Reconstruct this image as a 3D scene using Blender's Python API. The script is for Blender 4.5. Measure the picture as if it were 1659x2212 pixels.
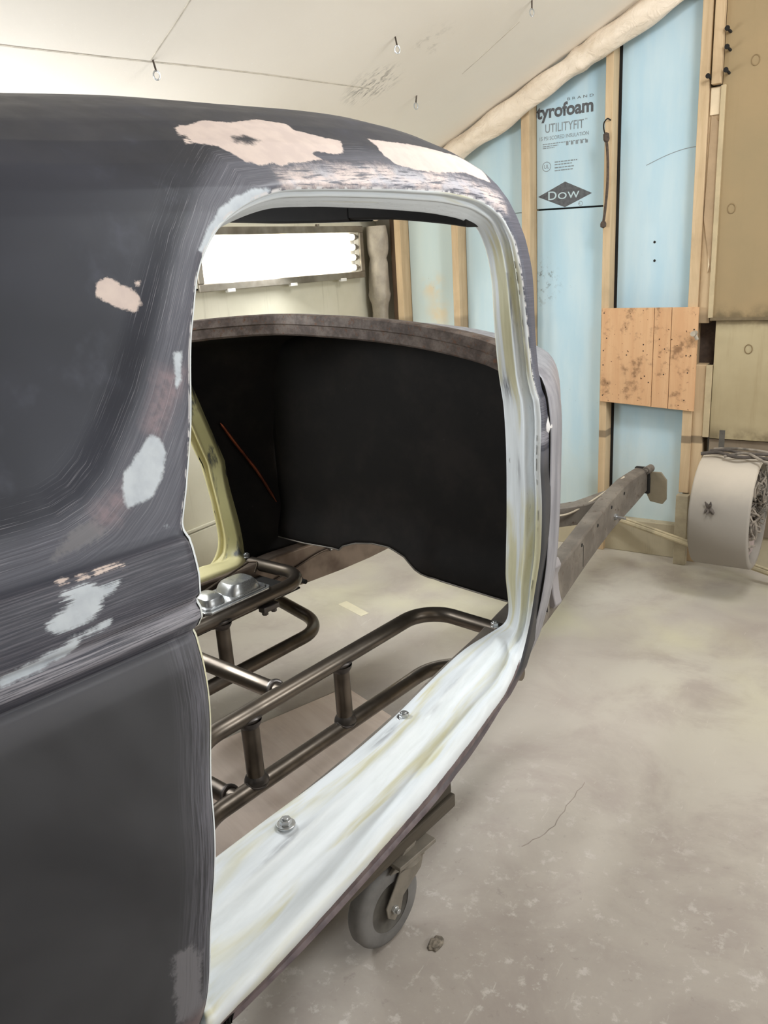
import bpy, bmesh, math, random
import numpy as np
from mathutils import Vector, Matrix
for _o in list(bpy.data.objects): bpy.data.objects.remove(_o)
SC = bpy.context.scene
COL = SC.collection
R = math.radians
random.seed(7)
rng = np.random.default_rng(5)

# ------------------------------------------------------------------ camera
cam_d = bpy.data.cameras.new('camera')
cam_d.sensor_width = 36.0
cam_d.lens = 1760.0/2212.0*36.0
cam_d.clip_start = 0.05
cam = bpy.data.objects.new('camera', cam_d); COL.objects.link(cam)
cam.location = (0, 0, 1.55)
cam.rotation_mode = 'QUATERNION'
cam.rotation_quaternion = (Matrix.Rotation(R(34.3), 3, 'Z') @ Matrix.Rotation(R(90-17.3), 3, 'X') @ Matrix.Rotation(R(-3.55), 3, 'Z')).to_quaternion()
SC.camera = cam
# ------------------------------------------------------------------ world, area lights, exposure
w = bpy.data.worlds.new('world'); SC.world = w; w.use_nodes = True
w.node_tree.nodes['Background'].inputs[0].default_value = (0.9, 0.88, 0.84, 1)
w.node_tree.nodes['Background'].inputs[1].default_value = 0.3
def area(name, loc, target, sx, sy, power, col=(1, 0.98, 0.95)):
    l = bpy.data.lights.new(name, 'AREA'); l.shape = 'RECTANGLE'; l.size = sx; l.size_y = sy; l.energy = power; l.color = col
    o = bpy.data.objects.new(name, l); COL.objects.link(o); o.location = loc
    o.rotation_euler = (Vector(target)-Vector(loc)).to_track_quat('-Z', 'Y').to_euler()
    return o
LC = (0.955, 0.985, 1.0)
area('ceiling_fill', (0.7, 2.0, 3.15), (0.1, 2.0, 0), 0.9, 2.6, 17, LC)  # unseen overhead fill without a fixture, power set for brightness
area('ceiling_fill', (-0.15, 2.5, 2.90), (-1.9, 3.0, 0.0), 0.35, 1.2, 40, LC)  # added unseen fill to brighten the far floor
area('wall_fill', (2.75, 1.2, 1.9), (-1.4, 1.9, 2.0), 2.2, 0.9, 25, LC)  # unseen fill from the right, added to balance brightness
area('wall_fill', (2.75, 3.2, 1.7), (-1.4, 2.4, 1.2), 1.4, 0.6, 40, LC)  # second unseen fill on the right, added for brightness
area('wall_fill', (-0.6, -2.85, 1.9), (-1.1, 1.0, 2.2), 2.4, 0.9, 26, LC)  # added fill behind the camera, lifts the pillar jamb and ceiling
area('wall_fill', (-2.66, 0.3, 1.50), (-1.2, 0.9, 2.6), 1.2, 0.25, 20, LC)  # added unseen fill for the upper left ceiling
area('wall_fill', (-2.64, 1.5, 1.59), (0, 1.7, 1.2), 1.2, 0.22, 27, LC)  # added fill hidden behind the body, lifts jamb, sill and ceiling
area('wall_fill', (-2.66, 3.05, 1.59), (-1.6, 2.3, 0.0), 1.1, 0.2, 13, LC)  # extra output of the visible lamp box, aimed down at the floor
VS = SC.view_settings
VS.view_transform = 'Standard'; VS.look = 'None'; VS.exposure = 0.22; VS.gamma = 1.0; VS.use_curve_mapping = False

# ------------------------------------------------------------------ helpers: objects
def s2l(c):
    return tuple((x/255/12.92 if x/255 <= 0.04045 else ((x/255+0.055)/1.055)**2.4) for x in c)
def empty(name, loc=(0, 0, 0), rz=0, label=None, cat=None, group=None):
    o = bpy.data.objects.new(name, None); COL.objects.link(o); o.location = loc; o.rotation_euler = (0, 0, rz)
    o.empty_display_size = 0.1
    return tag(o, label, cat, group)
def tag(o, label=None, cat=None, group=None, kind=None):
    if label: o['label'] = label
    if cat: o['category'] = cat
    if group: o['group'] = group
    if kind: o['kind'] = kind
    return o
class MB:
    """collects simple solids, builds ONE mesh object"""
    def __init__(s): s.v = []; s.f = []; s.m = []
    def add(s, v, f, m=0):
        n = len(s.v); s.v += [tuple(p) for p in v]; s.f += [tuple(i+n for i in q) for q in f]; s.m += [m]*len(f); return s
    def box(s, lo, hi, m=0, rot=None, piv=None):
        x0, y0, z0 = lo; x1, y1, z1 = hi
        v = [(x0,y0,z0),(x1,y0,z0),(x1,y1,z0),(x0,y1,z0),(x0,y0,z1),(x1,y0,z1),(x1,y1,z1),(x0,y1,z1)]
        if rot is not None:
            c = Vector(piv) if piv else (Vector(lo)+Vector(hi))/2
            v = [rot@(Vector(p)-c)+c for p in v]
        return s.add(v, [(0,3,2,1),(4,5,6,7),(0,1,5,4),(1,2,6,5),(2,3,7,6),(3,0,4,7)], m)
    def tube(s, path, r, n=12, m=0, closed=False, cap=True):
        P = [Vector(p) for p in path]; N = len(P)
        rr = r if hasattr(r, '__len__') else [r]*N
        T = []
        for i in range(N):
            a = P[(i-1) % N] if (closed or i) else P[i]; b = P[(i+1) % N] if (closed or i < N-1) else P[i]
            T.append((b-a).normalized())
        u = T[0].orthogonal().normalized(); v = []; f = []
        for i in range(N):
            u = (u-T[i]*u.dot(T[i])).normalized(); w_ = T[i].cross(u)
            for k in range(n):
                t = 2*math.pi*k/n; v.append(P[i]+(u*math.cos(t)+w_*math.sin(t))*rr[i])
        L = N if closed else N-1
        for i in range(L):
            j = (i+1) % N
            for k in range(n):
                k2 = (k+1) % n; f.append((i*n+k, i*n+k2, j*n+k2, j*n+k))
        if cap and not closed:
            f.append(tuple(range(n-1, -1, -1))); f.append(tuple((N-1)*n+k for k in range(n)))
        return s.add(v, f, m)
    def cyl(s, p0, p1, r0, r1=None, n=20, m=0):
        return s.tube([p0, p1], [r0, r0 if r1 is None else r1], n, m)
    def lathe(s, prof, org, axis, n=40, m=0, closed=False):
        """prof: (distance along axis, radius)"""
        ax = Vector(axis).normalized(); u = ax.orthogonal().normalized(); w_ = ax.cross(u); o = Vector(org); v = []; f = []
        for h, r in prof:
            for k in range(n):
                t = 2*math.pi*k/n; v.append(o+ax*h+(u*math.cos(t)+w_*math.sin(t))*r)
        L = len(prof); 
        for i in range(L if closed else L-1):
            j = (i+1) % L
            for k in range(n):
                k2 = (k+1) % n; f.append((i*n+k, i*n+k2, j*n+k2, j*n+k))
        return s.add(v, f, m)
    def prism(s, poly, axis, d0, d1, m=0):
        """poly of 2D points extruded along axis index from d0 to d1"""
        def mk(p, d):
            q = list(p); q.insert(axis, d); return tuple(q)
        n = len(poly); v = [mk(p, d0) for p in poly]+[mk(p, d1) for p in poly]
        f = [tuple(range(n-1, -1, -1)), tuple(range(n, 2*n))]+[(i, (i+1) % n, n+(i+1) % n, n+i) for i in range(n)]
        return s.add(v, f, m)
    def grid(s, pts, m=0, cu=False, cv=False):
        nu = len(pts); nv = len(pts[0]); v = [p for row in pts for p in row]; f = []
        for i in range(nu if cu else nu-1):
            for j in range(nv if cv else nv-1):
                i2 = (i+1) % nu; j2 = (j+1) % nv
                f.append((i*nv+j, i2*nv+j, i2*nv+j2, i*nv+j2))
        return s.add(v, f, m)
    def build(s, name, mats, parent=None, smooth=True, bevel=0, angle=35, fix=True, seg=2):
        me = bpy.data.meshes.new(name); me.from_pydata([tuple(p) for p in s.v], [], s.f)
        for m in (mats if isinstance(mats, (list, tuple)) else [mats]): me.materials.append(m)
        if any(s.m): me.polygons.foreach_set('material_index', s.m)
        if fix:
            bm = bmesh.new(); bm.from_mesh(me); bmesh.ops.recalc_face_normals(bm, faces=bm.faces); bm.to_mesh(me); bm.free()
        o = bpy.data.objects.new(name, me); COL.objects.link(o)
        if parent: o.parent = parent
        if bevel:
            b = o.modifiers.new('bevel', 'BEVEL'); b.width = bevel; b.segments = seg; b.limit_method = 'ANGLE'; b.angle_limit = R(40)
        if smooth:
            me.polygons.foreach_set('use_smooth', [True]*len(me.polygons))
            me.set_sharp_from_angle(angle=R(angle))
        return o
def np_grid_obj(name, V, nu, nv, mats, parent=None, cu=False, cv=False, flip=False, attrs=None):
    """V: (nu*nv,3) array laid out u-major"""
    iu = np.arange(nu if cu else nu-1); iv = np.arange(nv if cv else nv-1)
    I, J = np.meshgrid(iu, iv, indexing='ij'); I2 = (I+1) % nu; J2 = (J+1) % nv
    F = np.stack([I*nv+J, I2*nv+J, I2*nv+J2, I*nv+J2], -1).reshape(-1, 4)
    if flip: F = F[:, ::-1]
    me = bpy.data.meshes.new(name)
    me.vertices.add(len(V)); me.vertices.foreach_set('co', np.ascontiguousarray(V, dtype=np.float32).ravel())
    n = len(F); me.loops.add(4*n); me.loops.foreach_set('vertex_index', F.astype(np.int32).ravel())
    me.polygons.add(n); me.polygons.foreach_set('loop_start', np.arange(0, 4*n, 4, dtype=np.int32))
    me.update(calc_edges=True)
    me.polygons.foreach_set('use_smooth', [True]*n)
    for k, a in (attrs or {}).items():
        at = me.attributes.new(k, 'FLOAT', 'POINT'); at.data.foreach_set('value', np.ascontiguousarray(a, dtype=np.float32).ravel())
    for m in (mats if isinstance(mats, (list, tuple)) else [mats]): me.materials.append(m)
    me.validate()
    o = bpy.data.objects.new(name, me); COL.objects.link(o)
    if parent: o.parent = parent
    return o
def smooth_path(pts, n=8, closed=False):
    P = [Vector(p) for p in pts]; out = []; N = len(P)
    for i in range(N if closed else N-1):
        p0 = P[(i-1) % N] if (closed or i > 0) else P[0]*2-P[1]; p1 = P[i]; p2 = P[(i+1) % N]
        p3 = P[(i+2) % N] if (closed or i+2 < N) else P[-1]*2-P[-2]
        for k in range(n):
            t = k/n; out.append(0.5*((2*p1)+(p2-p0)*t+(2*p0-5*p1+4*p2-p3)*t*t+(3*p1-p0-3*p2+p3)*t**3))
    if not closed: out.append(P[-1])
    return out
def fillet_path(pts, rads, n=10):
    """polyline with rounded corners of the given radii"""
    P = [Vector(p) for p in pts]; out = [P[0]]
    for i in range(1, len(P)-1):
        a = (P[i-1]-P[i]).normalized(); b = (P[i+1]-P[i]).normalized(); r = rads[i-1] if hasattr(rads, '__len__') else rads
        ang = a.angle(b); d = r/math.tan(ang/2); c = P[i]+(a+b).normalized()*(r/math.sin(ang/2))
        p0 = P[i]+a*d-c; p1 = P[i]+b*d-c
        for k in range(n+1):
            th = p0.angle(p1); f = k/n; out.append(c+(p0*math.sin((1-f)*th)+p1*math.sin(f*th))/math.sin(th))
    out.append(P[-1]); return out

# ------------------------------------------------------------------ helpers: materials
class NT:
    def __init__(s, name):
        s.mat = bpy.data.materials.new(name); s.mat.use_nodes = True; s.t = s.mat.node_tree; s.N = s.t.nodes; s.L = s.t.links
        s.b = s.N['Principled BSDF']; s.tc = s.N.new('ShaderNodeTexCoord')
        s.obj = s.tc.outputs['Object']
    def put(s, sock, v):
        if v is None: return
        if hasattr(v, 'is_linked') or hasattr(v, 'links'): s.L.new(v, sock)
        else:
            if isinstance(v, (tuple, list)) and len(v) == 3 and sock.type == 'RGBA': v = tuple(v)+(1,)
            sock.default_value = v
    def n(s, typ, ins=None, **kw):
        q = s.N.new(typ)
        for k, v in kw.items(): setattr(q, k, v)
        for k, v in (ins or {}).items(): s.put(q.inputs[k], v)
        return q
    def map(s, vec=None, scale=(1, 1, 1), loc=(0, 0, 0), rot=(0, 0, 0)):
        return s.n('ShaderNodeMapping', {'Vector': vec or s.obj, 'Scale': scale, 'Location': loc, 'Rotation': rot}).outputs[0]
    def noise(s, scale=5, detail=4, rough=0.55, vec=None, dist=0):
        return s.n('ShaderNodeTexNoise', {'Vector': vec or s.obj, 'Scale': scale, 'Detail': detail, 'Roughness': rough, 'Distortion': dist}).outputs[0]
    def math(s, op, a, b=0.0, c=None, clamp=False):
        i = {0: a, 1: b}
        if c is not None: i[2] = c
        return s.n('ShaderNodeMath', i, operation=op, use_clamp=clamp).outputs[0]
    def ramp(s, x, lo, hi, a=0.0, b=1.0, smooth=True):
        return s.n('ShaderNodeMapRange', {0: x, 1: lo, 2: hi, 3: a, 4: b}, interpolation_type='SMOOTHSTEP' if smooth else 'LINEAR').outputs[0]
    def mix(s, f, a, b):
        q = s.n('ShaderNodeMix', data_type='RGBA'); s.put(q.inputs[0], f)
        s.put(q.inputs[6], tuple(a)+(1,) if isinstance(a, tuple) and len(a) == 3 else a); s.put(q.inputs[7], tuple(b)+(1,) if isinstance(b, tuple) and len(b) == 3 else b)
        return q.outputs[2]
    def attr(s, name): return s.n('ShaderNodeAttribute', attribute_name=name).outputs['Fac']
    def xyz(s, vec=None):
        q = s.n('ShaderNodeSeparateXYZ', {0: vec or s.obj}); return q.outputs
    def comb(s, x, y, z): return s.n('ShaderNodeCombineXYZ', {0: x, 1: y, 2: z}).outputs[0]
    def blob(s, c, r, vec=None, soft=0.6):
        d = s.n('ShaderNodeVectorMath', {0: vec or s.obj, 1: c}, operation='DISTANCE').outputs['Value']
        return s.ramp(d, r, r*(1-soft))
    def bump(s, h, strength=0.3, dist=0.01):
        return s.n('ShaderNodeBump', {'Height': h, 'Strength': strength, 'Distance': dist}).outputs[0]
    def out(s, col, rough=0.6, metal=0.0, normal=None, spec=0.5, emit=None, estr=0.0):
        b = s.b; s.put(b.inputs['Base Color'], tuple(col)+(1,) if isinstance(col, tuple) and len(col) == 3 else col)
        s.put(b.inputs['Roughness'], rough); s.put(b.inputs['Metallic'], metal); s.put(b.inputs['Specular IOR Level'], spec)
        if normal: s.put(b.inputs['Normal'], normal)
        if emit: s.put(b.inputs['Emission Color'], tuple(emit)+(1,)); s.put(b.inputs['Emission Strength'], estr)
        return s.mat
def simple(name, c, rough=0.6, metal=0.0, var=0.12, scale=8, bump=0.0, spec=0.5, c2=None):
    t = NT(name); c = s2l(c); d = s2l(c2) if c2 else tuple(x*(1-var*2) for x in c)
    f = t.ramp(t.noise(scale, 5, 0.6), 0.35, 0.7)
    nrm = t.bump(t.noise(scale*12, 3), bump, 0.003) if bump else None
    return t.out(t.mix(f, c, d), rough, metal, nrm, spec)

# ------------------------------------------------------------------ materials
def m_shell():
    t = NT('sanded_primer'); A = t.attr
    big = t.noise(3.2, 3, 0.5, dist=0.6); mid = t.noise(9, 4, 0.6)
    col = t.mix(t.ramp(big, 0.3, 0.7), s2l((40, 43, 53)), s2l((55, 58, 70)))
    col = t.mix(t.math('MULTIPLY', t.ramp(mid, 0.55, 0.75), 0.35), col, s2l((90, 93, 108)))
    col = t.mix(t.ramp(A('tt'), 0.78, 0.74), col, t.mix(t.ramp(big, 0.3, 0.7), s2l((50, 51, 55)), s2l((68, 69, 73))))
    # sanding streaks that follow the pillar sweep
    rv = A('rv'); rs = A('rs'); tt = A('tt')
    st = t.noise(1.0, 5, 0.7, t.comb(t.math('MULTIPLY', rv, 420.0), t.math('MULTIPLY', rs, 4.0), 0.0))
    st2 = t.noise(1.0, 4, 0.7, t.comb(t.math('MULTIPLY', rv, 800.0), t.math('MULTIPLY', rs, 6.0), 3.0))
    pil = t.math('MULTIPLY', t.ramp(rv, -0.02, 0.02), t.ramp(tt, 0.94, 0.965))                       # 1 on the raised pillar side of the sweep
    col = t.mix(t.math('MULTIPLY', pil, 0.75), col, t.mix(t.ramp(st, 0.35, 0.7), s2l((86, 87, 98)), s2l((114, 115, 127))))
    near = t.math('MULTIPLY', t.ramp(rv, -0.075, -0.01), t.math('MULTIPLY', t.ramp(rv, 0.12, 0.05), t.ramp(tt, 0.945, 0.985)))
    sc = t.math('MULTIPLY', near, t.ramp(st2, 0.56, 0.70))
    col = t.mix(t.math('MULTIPLY', sc, 0.75), col, s2l((168, 167, 176)))
    # belt band: long scratches front to back
    xyz = t.xyz(); ya = xyz[1]
    bs = t.noise(1.0, 5, 0.7, t.comb(t.math('MULTIPLY', ya, 7.0), t.math('MULTIPLY', tt, 330.0), 0.0))
    belt = t.math('MULTIPLY', t.ramp(tt, 0.778, 0.80), t.ramp(tt, 0.950, 0.930))
    col = t.mix(t.math('MULTIPLY', belt, t.ramp(bs, 0.40, 0.72, 0.1, 0.75)), col, s2l((124, 122, 132)))
    bead = t.math('MULTIPLY', t.math('MULTIPLY', t.ramp(tt, 0.796, 0.809), t.ramp(tt, 0.858, 0.835)), t.ramp(bs, 0.36, 0.60))
    col = t.mix(t.math('MULTIPLY', bead, 0.7), col, s2l((166, 164, 172)))
    low = t.math('MULTIPLY', t.ramp(tt, 0.70, 0.765), t.ramp(tt, 0.785, 0.772))
    col = t.mix(t.math('MULTIPLY', low, 0.45), col, s2l((112, 112, 120)))
    # vertical sanding beside the door edge, lower quarter
    ed = A('ed')
    es = t.noise(1.0, 5, 0.7, t.comb(t.math('MULTIPLY', ed, 260.0), t.math('MULTIPLY', tt, 7.0), 1.0))
    edge = t.math('MULTIPLY', t.ramp(ed, 0.075, 0.01), t.ramp(es, 0.38, 0.64))
    col = t.mix(t.math('MULTIPLY', edge, 0.6), col, s2l((128, 127, 138)))
    # filler and primer spots (sdf < 0 inside)
    w1 = t.math('MULTIPLY', t.math('SUBTRACT', t.noise(60, 5, 0.65), 0.5), 0.018)
    w2 = t.math('MULTIPLY', t.math('SUBTRACT', t.noise(220, 3, 0.6), 0.5), 0.008)
    wob = t.math('ADD', t.math('ADD', w1, w2), t.math('MULTIPLY', belt, t.math('MULTIPLY', t.math('SUBTRACT', bs, 0.5), 0.05)))
    def m(name, soft=0.0022, amp=0.8):
        return t.ramp(t.math('ADD', A(name), t.math('MULTIPLY', wob, amp)), soft, -soft)
    st3 = t.math('ADD', t.math('MULTIPLY', es, 0.5), t.math('MULTIPLY', t.noise(140, 4, 0.7), 0.5))
    hs = t.noise(1.0, 5, 0.7, t.comb(t.math('MULTIPLY', ya, 14.0), t.math('MULTIPLY', tt, 130.0), 6.0))
    col = t.mix(t.math('MULTIPLY', m('gry', 0.006, 1.6), t.ramp(es, 0.2, 0.5, 0.35, 0.8)), col, s2l((122, 121, 126)))
    col = t.mix(t.math('MULTIPLY', m('band', 0.022, 2.4), t.ramp(hs, 0.38, 0.52)), col, t.mix(t.ramp(t.noise(11, 4), 0.42, 0.58), s2l((186, 184, 192)), s2l((216, 200, 196))))
    col = t.mix(t.math('MULTIPLY', m('red', 0.02, 1.0), t.ramp(t.noise(90, 4), 0.2, 0.7, 0.25, 0.85)), col, s2l((146, 128, 134)))
    col = t.mix(m('white', 0.003, 0.55), col, t.mix(t.ramp(t.noise(30), 0.35, 0.7), s2l((204, 212, 220)), s2l((188, 196, 206))))
    pk = t.math('MULTIPLY', m('pink', 0.0025, 0.8), t.math('SUBTRACT', 1.0, m('hole', 0.008, 1.4)))
    col = t.mix(pk, col, t.mix(t.ramp(t.noise(22, 4), 0.35, 0.65), s2l((222, 206, 198)), s2l((212, 196, 190))))
    # bright hairline at the cut edge of the opening
    col = t.mix(t.math('MULTIPLY', t.math('MULTIPLY', t.ramp(A('el'), 0.006, 0.002), t.ramp(tt, 0.9, 1.0)), t.ramp(t.noise(40, 4), 0.46, 0.56)), col, s2l((214, 212, 214)))
    col = t.mix(t.ramp(tt, 0.165, 0.13), col, t.mix(t.ramp(t.noise(25, 4), 0.35, 0.65), s2l((88, 78, 82)), s2l((112, 100, 102))))
    # a few stray scratches and rub marks
    rub = t.ramp(t.noise(2.6, 2, 0.4, t.map(scale=(1, 3, 1), loc=(3, 1, 2))), 0.66, 0.74)
    col = t.mix(t.math('MULTIPLY', rub, 0.25), col, s2l((128, 128, 138)))
    patch = t.math('MAXIMUM', pk, m('white', 0.003, 0.55))
    rough = t.math('ADD', t.ramp(mid, 0.3, 0.7, 0.40, 0.50), t.math('MULTIPLY', patch, 0.35))
    return t.out(col, rough, 0.0, t.bump(t.noise(30, 2), 0.03, 0.004), 0.35)
def m_jamb():
    t = NT('cream_jamb_primer'); A = t.attr
    u = A('u'); v = A('v'); ws = A('ws'); yw = A('yw')
    n1 = t.noise(1.0, 3, 0.55, t.comb(t.math('MULTIPLY', u, 2.6), t.math('MULTIPLY', v, 4.2), 0.0), 0.5)
    n2 = t.noise(1.0, 4, 0.6, t.comb(t.math('MULTIPLY', u, 6.0), t.math('MULTIPLY', v, 9.0), 4.0), 0.3)
    base = t.mix(t.ramp(n2, 0.3, 0.7), s2l((228, 234, 239)), s2l((216, 222, 226)))
    yl = t.math('ADD', n1, t.math('MULTIPLY', yw, 0.30))
    base = t.mix(t.math('MULTIPLY', t.ramp(yl, 0.52, 0.74), 0.8), base, t.mix(t.ramp(n2, 0.4, 0.6), s2l((208, 202, 160)), s2l((198, 192, 146))))
    # dark rub-through smudges
    n3 = t.noise(1.0, 3, 0.6, t.comb(t.math('MULTIPLY', u, 14.0), t.math('MULTIPLY', v, 16.0), 9.0))
    base = t.mix(t.math('MULTIPLY', A('sm'), t.ramp(n3, 0.30, 0.60)), base, s2l((92, 94, 104)))
    n4 = t.noise(1.0, 5, 0.75, t.comb(t.math('MULTIPLY', u, 30.0), t.math('MULTIPLY', v, 40.0), 2.0))
    base = t.mix(t.math('MULTIPLY', A('ln'), t.ramp(n4, 0.58, 0.68)), base, s2l((118, 116, 118)))
    dk = A('dk')
    wob = t.math('ADD', dk, t.math('MULTIPLY', t.math('SUBTRACT', t.noise(40, 4), 0.5), 0.5))
    base = t.mix(t.ramp(wob, 0.45, 0.6), base, t.mix(t.ramp(t.noise(25, 4), 0.35, 0.65), s2l((92, 80, 84)), s2l((122, 108, 108))))
    return t.out(base, 0.5, 0, t.bump(n2, 0.05, 0.004), 0.4)
def m_yjamb():
    t = NT('pale_yellow_jamb'); v = t.attr('v'); ws = t.attr('ws'); n1 = t.noise(5, 4, 0.6); n2 = t.noise(1.0, 4, 0.6, t.map(scale=(22, 22, 5)))
    col = t.mix(t.ramp(n1, 0.3, 0.7), s2l((216, 208, 160)), s2l((202, 194, 146)))
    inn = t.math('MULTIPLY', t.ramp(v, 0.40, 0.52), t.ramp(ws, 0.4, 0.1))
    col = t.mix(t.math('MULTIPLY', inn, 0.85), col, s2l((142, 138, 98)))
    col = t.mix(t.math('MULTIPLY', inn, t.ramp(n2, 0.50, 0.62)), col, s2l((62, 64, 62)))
    return t.out(col, 0.5, 0, None, 0.4)
def m_steel(name, c1, c2, rough=0.36):
    t = NT(name); n1 = t.noise(9, 3, 0.55)
    col = t.mix(t.ramp(n1, 0.3, 0.75), s2l(c1), s2l(c2))
    return t.out(col, t.ramp(n1, 0.3, 0.7, rough-0.04, rough+0.08), 0.8)
def m_rust():
    t = NT('rusty_flange'); n1 = t.noise(18, 6, 0.7); n2 = t.noise(70, 4, 0.7)
    col = t.mix(t.ramp(n1, 0.35, 0.65), s2l((72, 60, 54)), s2l((112, 100, 92)))
    col = t.mix(t.ramp(n2, 0.55, 0.7), col, s2l((98, 66, 46)))
    return t.out(col, 0.8, 0.1, t.bump(n2, 0.4, 0.004))
def m_liner():
    t = NT('dark_body_interior'); n1 = t.noise(7, 5, 0.65); n2 = t.noise(45, 4, 0.7)
    col = t.mix(t.ramp(n1, 0.4, 0.75), s2l((23, 21, 20)), s2l((35, 31, 29)))
    col = t.mix(t.math('MULTIPLY', t.ramp(n2, 0.66, 0.8), 0.35), col, s2l((70, 66, 66)))
    return t.out(col, 0.75, 0.0, None, 0.2)
def m_cowl():
    t = NT('grey_sanded_cowl'); n1 = t.noise(1.0, 5, 0.65, t.map(scale=(30, 30, 3)))
    col = t.mix(t.ramp(n1, 0.3, 0.7), s2l((120, 120, 127)), s2l((156, 155, 161)))
    return t.out(col, 0.45, 0.0, None, 0.5)
def m_dusty():
    t = NT('dusty_frame_steel'); n1 = t.noise(6, 5, 0.6); n2 = t.noise(35, 5, 0.7)
    col = t.mix(t.ramp(n1, 0.35, 0.65), s2l((104, 97, 90)), s2l((134, 127, 118)))
    col = t.mix(t.ramp(n2, 0.58, 0.7), col, s2l((92, 78, 68)))
    return t.out(col, 0.62, 0.25, t.bump(n2, 0.15, 0.003))
def m_floor():
    t = NT('worn_concrete'); n0 = t.noise(0.7, 4, 0.5, dist=0.5); n1 = t.noise(3.0, 6, 0.65, dist=0.4); n2 = t.noise(22, 6, 0.7); n3 = t.noise(1.0, 5, 0.7, t.map(scale=(60, 9, 1), rot=(0, 0, 0.5)))
    col = t.mix(t.ramp(n0, 0.35, 0.65), s2l((178, 170, 161)), s2l((196, 190, 178)))
    col = t.mix(t.ramp(n1, 0.42, 0.68), col, s2l((172, 162, 154)))
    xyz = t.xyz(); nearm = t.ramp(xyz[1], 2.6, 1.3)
    col = t.mix(t.math('MULTIPLY', nearm, 0.75), col, t.mix(t.ramp(n1, 0.35, 0.65), s2l((166, 158, 150)), s2l((152, 143, 136))))  # base darker near the camera: light falloff put into the colour, plus dirt
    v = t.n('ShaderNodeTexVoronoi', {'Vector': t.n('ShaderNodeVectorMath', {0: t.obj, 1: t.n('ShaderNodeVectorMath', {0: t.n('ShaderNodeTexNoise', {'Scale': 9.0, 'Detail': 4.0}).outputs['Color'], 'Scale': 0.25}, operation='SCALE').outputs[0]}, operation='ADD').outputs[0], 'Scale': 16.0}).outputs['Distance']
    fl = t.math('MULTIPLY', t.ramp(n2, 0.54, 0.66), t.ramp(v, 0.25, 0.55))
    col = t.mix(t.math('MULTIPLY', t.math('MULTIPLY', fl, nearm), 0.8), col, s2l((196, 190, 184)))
    col = t.mix(t.math('MULTIPLY', t.ramp(n3, 0.62, 0.75), 0.35), col, s2l((222, 218, 210)))
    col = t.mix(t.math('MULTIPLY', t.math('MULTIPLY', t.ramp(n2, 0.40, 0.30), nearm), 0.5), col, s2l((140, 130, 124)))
    ov = t.math('MULTIPLY', t.ramp(t.noise(1.5, 3, 0.5, t.map(loc=(4, 2, 0))), 0.45, 0.7), t.ramp(xyz[1], 2.2, 3.2))
    col = t.mix(t.math('MULTIPLY', ov, 0.7), col, s2l((206, 202, 172)))
    return t.out(col, t.ramp(n1, 0.3, 0.7, 0.45, 0.62), 0, t.bump(n2, 0.12, 0.004), 0.35)
def m_ceiling():
    t = NT('cream_ceiling_paint'); n1 = t.noise(1.2, 4, 0.5); n2 = t.noise(60, 4, 0.6)
    col = t.mix(t.ramp(n1, 0.3, 0.7), s2l((238, 230, 218)), s2l((231, 222, 209)))
    sm = t.math('MULTIPLY', t.blob((-1.94, 2.95, 2.19), 0.16, soft=0.9), t.ramp(t.noise(16, 5, 0.7, t.map(scale=(1, 3, 1))), 0.46, 0.66))
    sm2 = t.math('MULTIPLY', t.blob((-1.70, 3.0, 2.31), 0.14, soft=0.9), t.ramp(t.noise(14, 4, 0.7), 0.5, 0.7))
    col = t.mix(t.math('MULTIPLY', t.math('ADD', sm, t.math('MULTIPLY', sm2, 0.35)), 1.0), col, s2l((98, 90, 80)))
    sp = t.ramp(t.noise(130, 2, 0.5), 0.70, 0.76)
    col = t.mix(t.math('MULTIPLY', sp, 0.5), col, s2l((244, 240, 232)))
    return t.out(col, 0.7, 0, t.bump(n2, 0.10, 0.003), 0.3)
def m_wallpaint(name, c1, c2, dirt=(150, 142, 120), streak=False):
    t = NT(name); n1 = t.noise(1.6, 5, 0.6); n2 = t.noise(1.0, 5, 0.7, t.map(scale=(16, 16, 1.2)))
    col = t.mix(t.ramp(n1, 0.35, 0.7), s2l(c1), s2l(c2))
    if streak: col = t.mix(t.math('MULTIPLY', t.ramp(n2, 0.55, 0.75), 0.5), col, s2l(dirt))
    return t.out(col, 0.7, 0, t.bump(t.noise(50, 3), 0.06, 0.003), 0.3)
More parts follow.
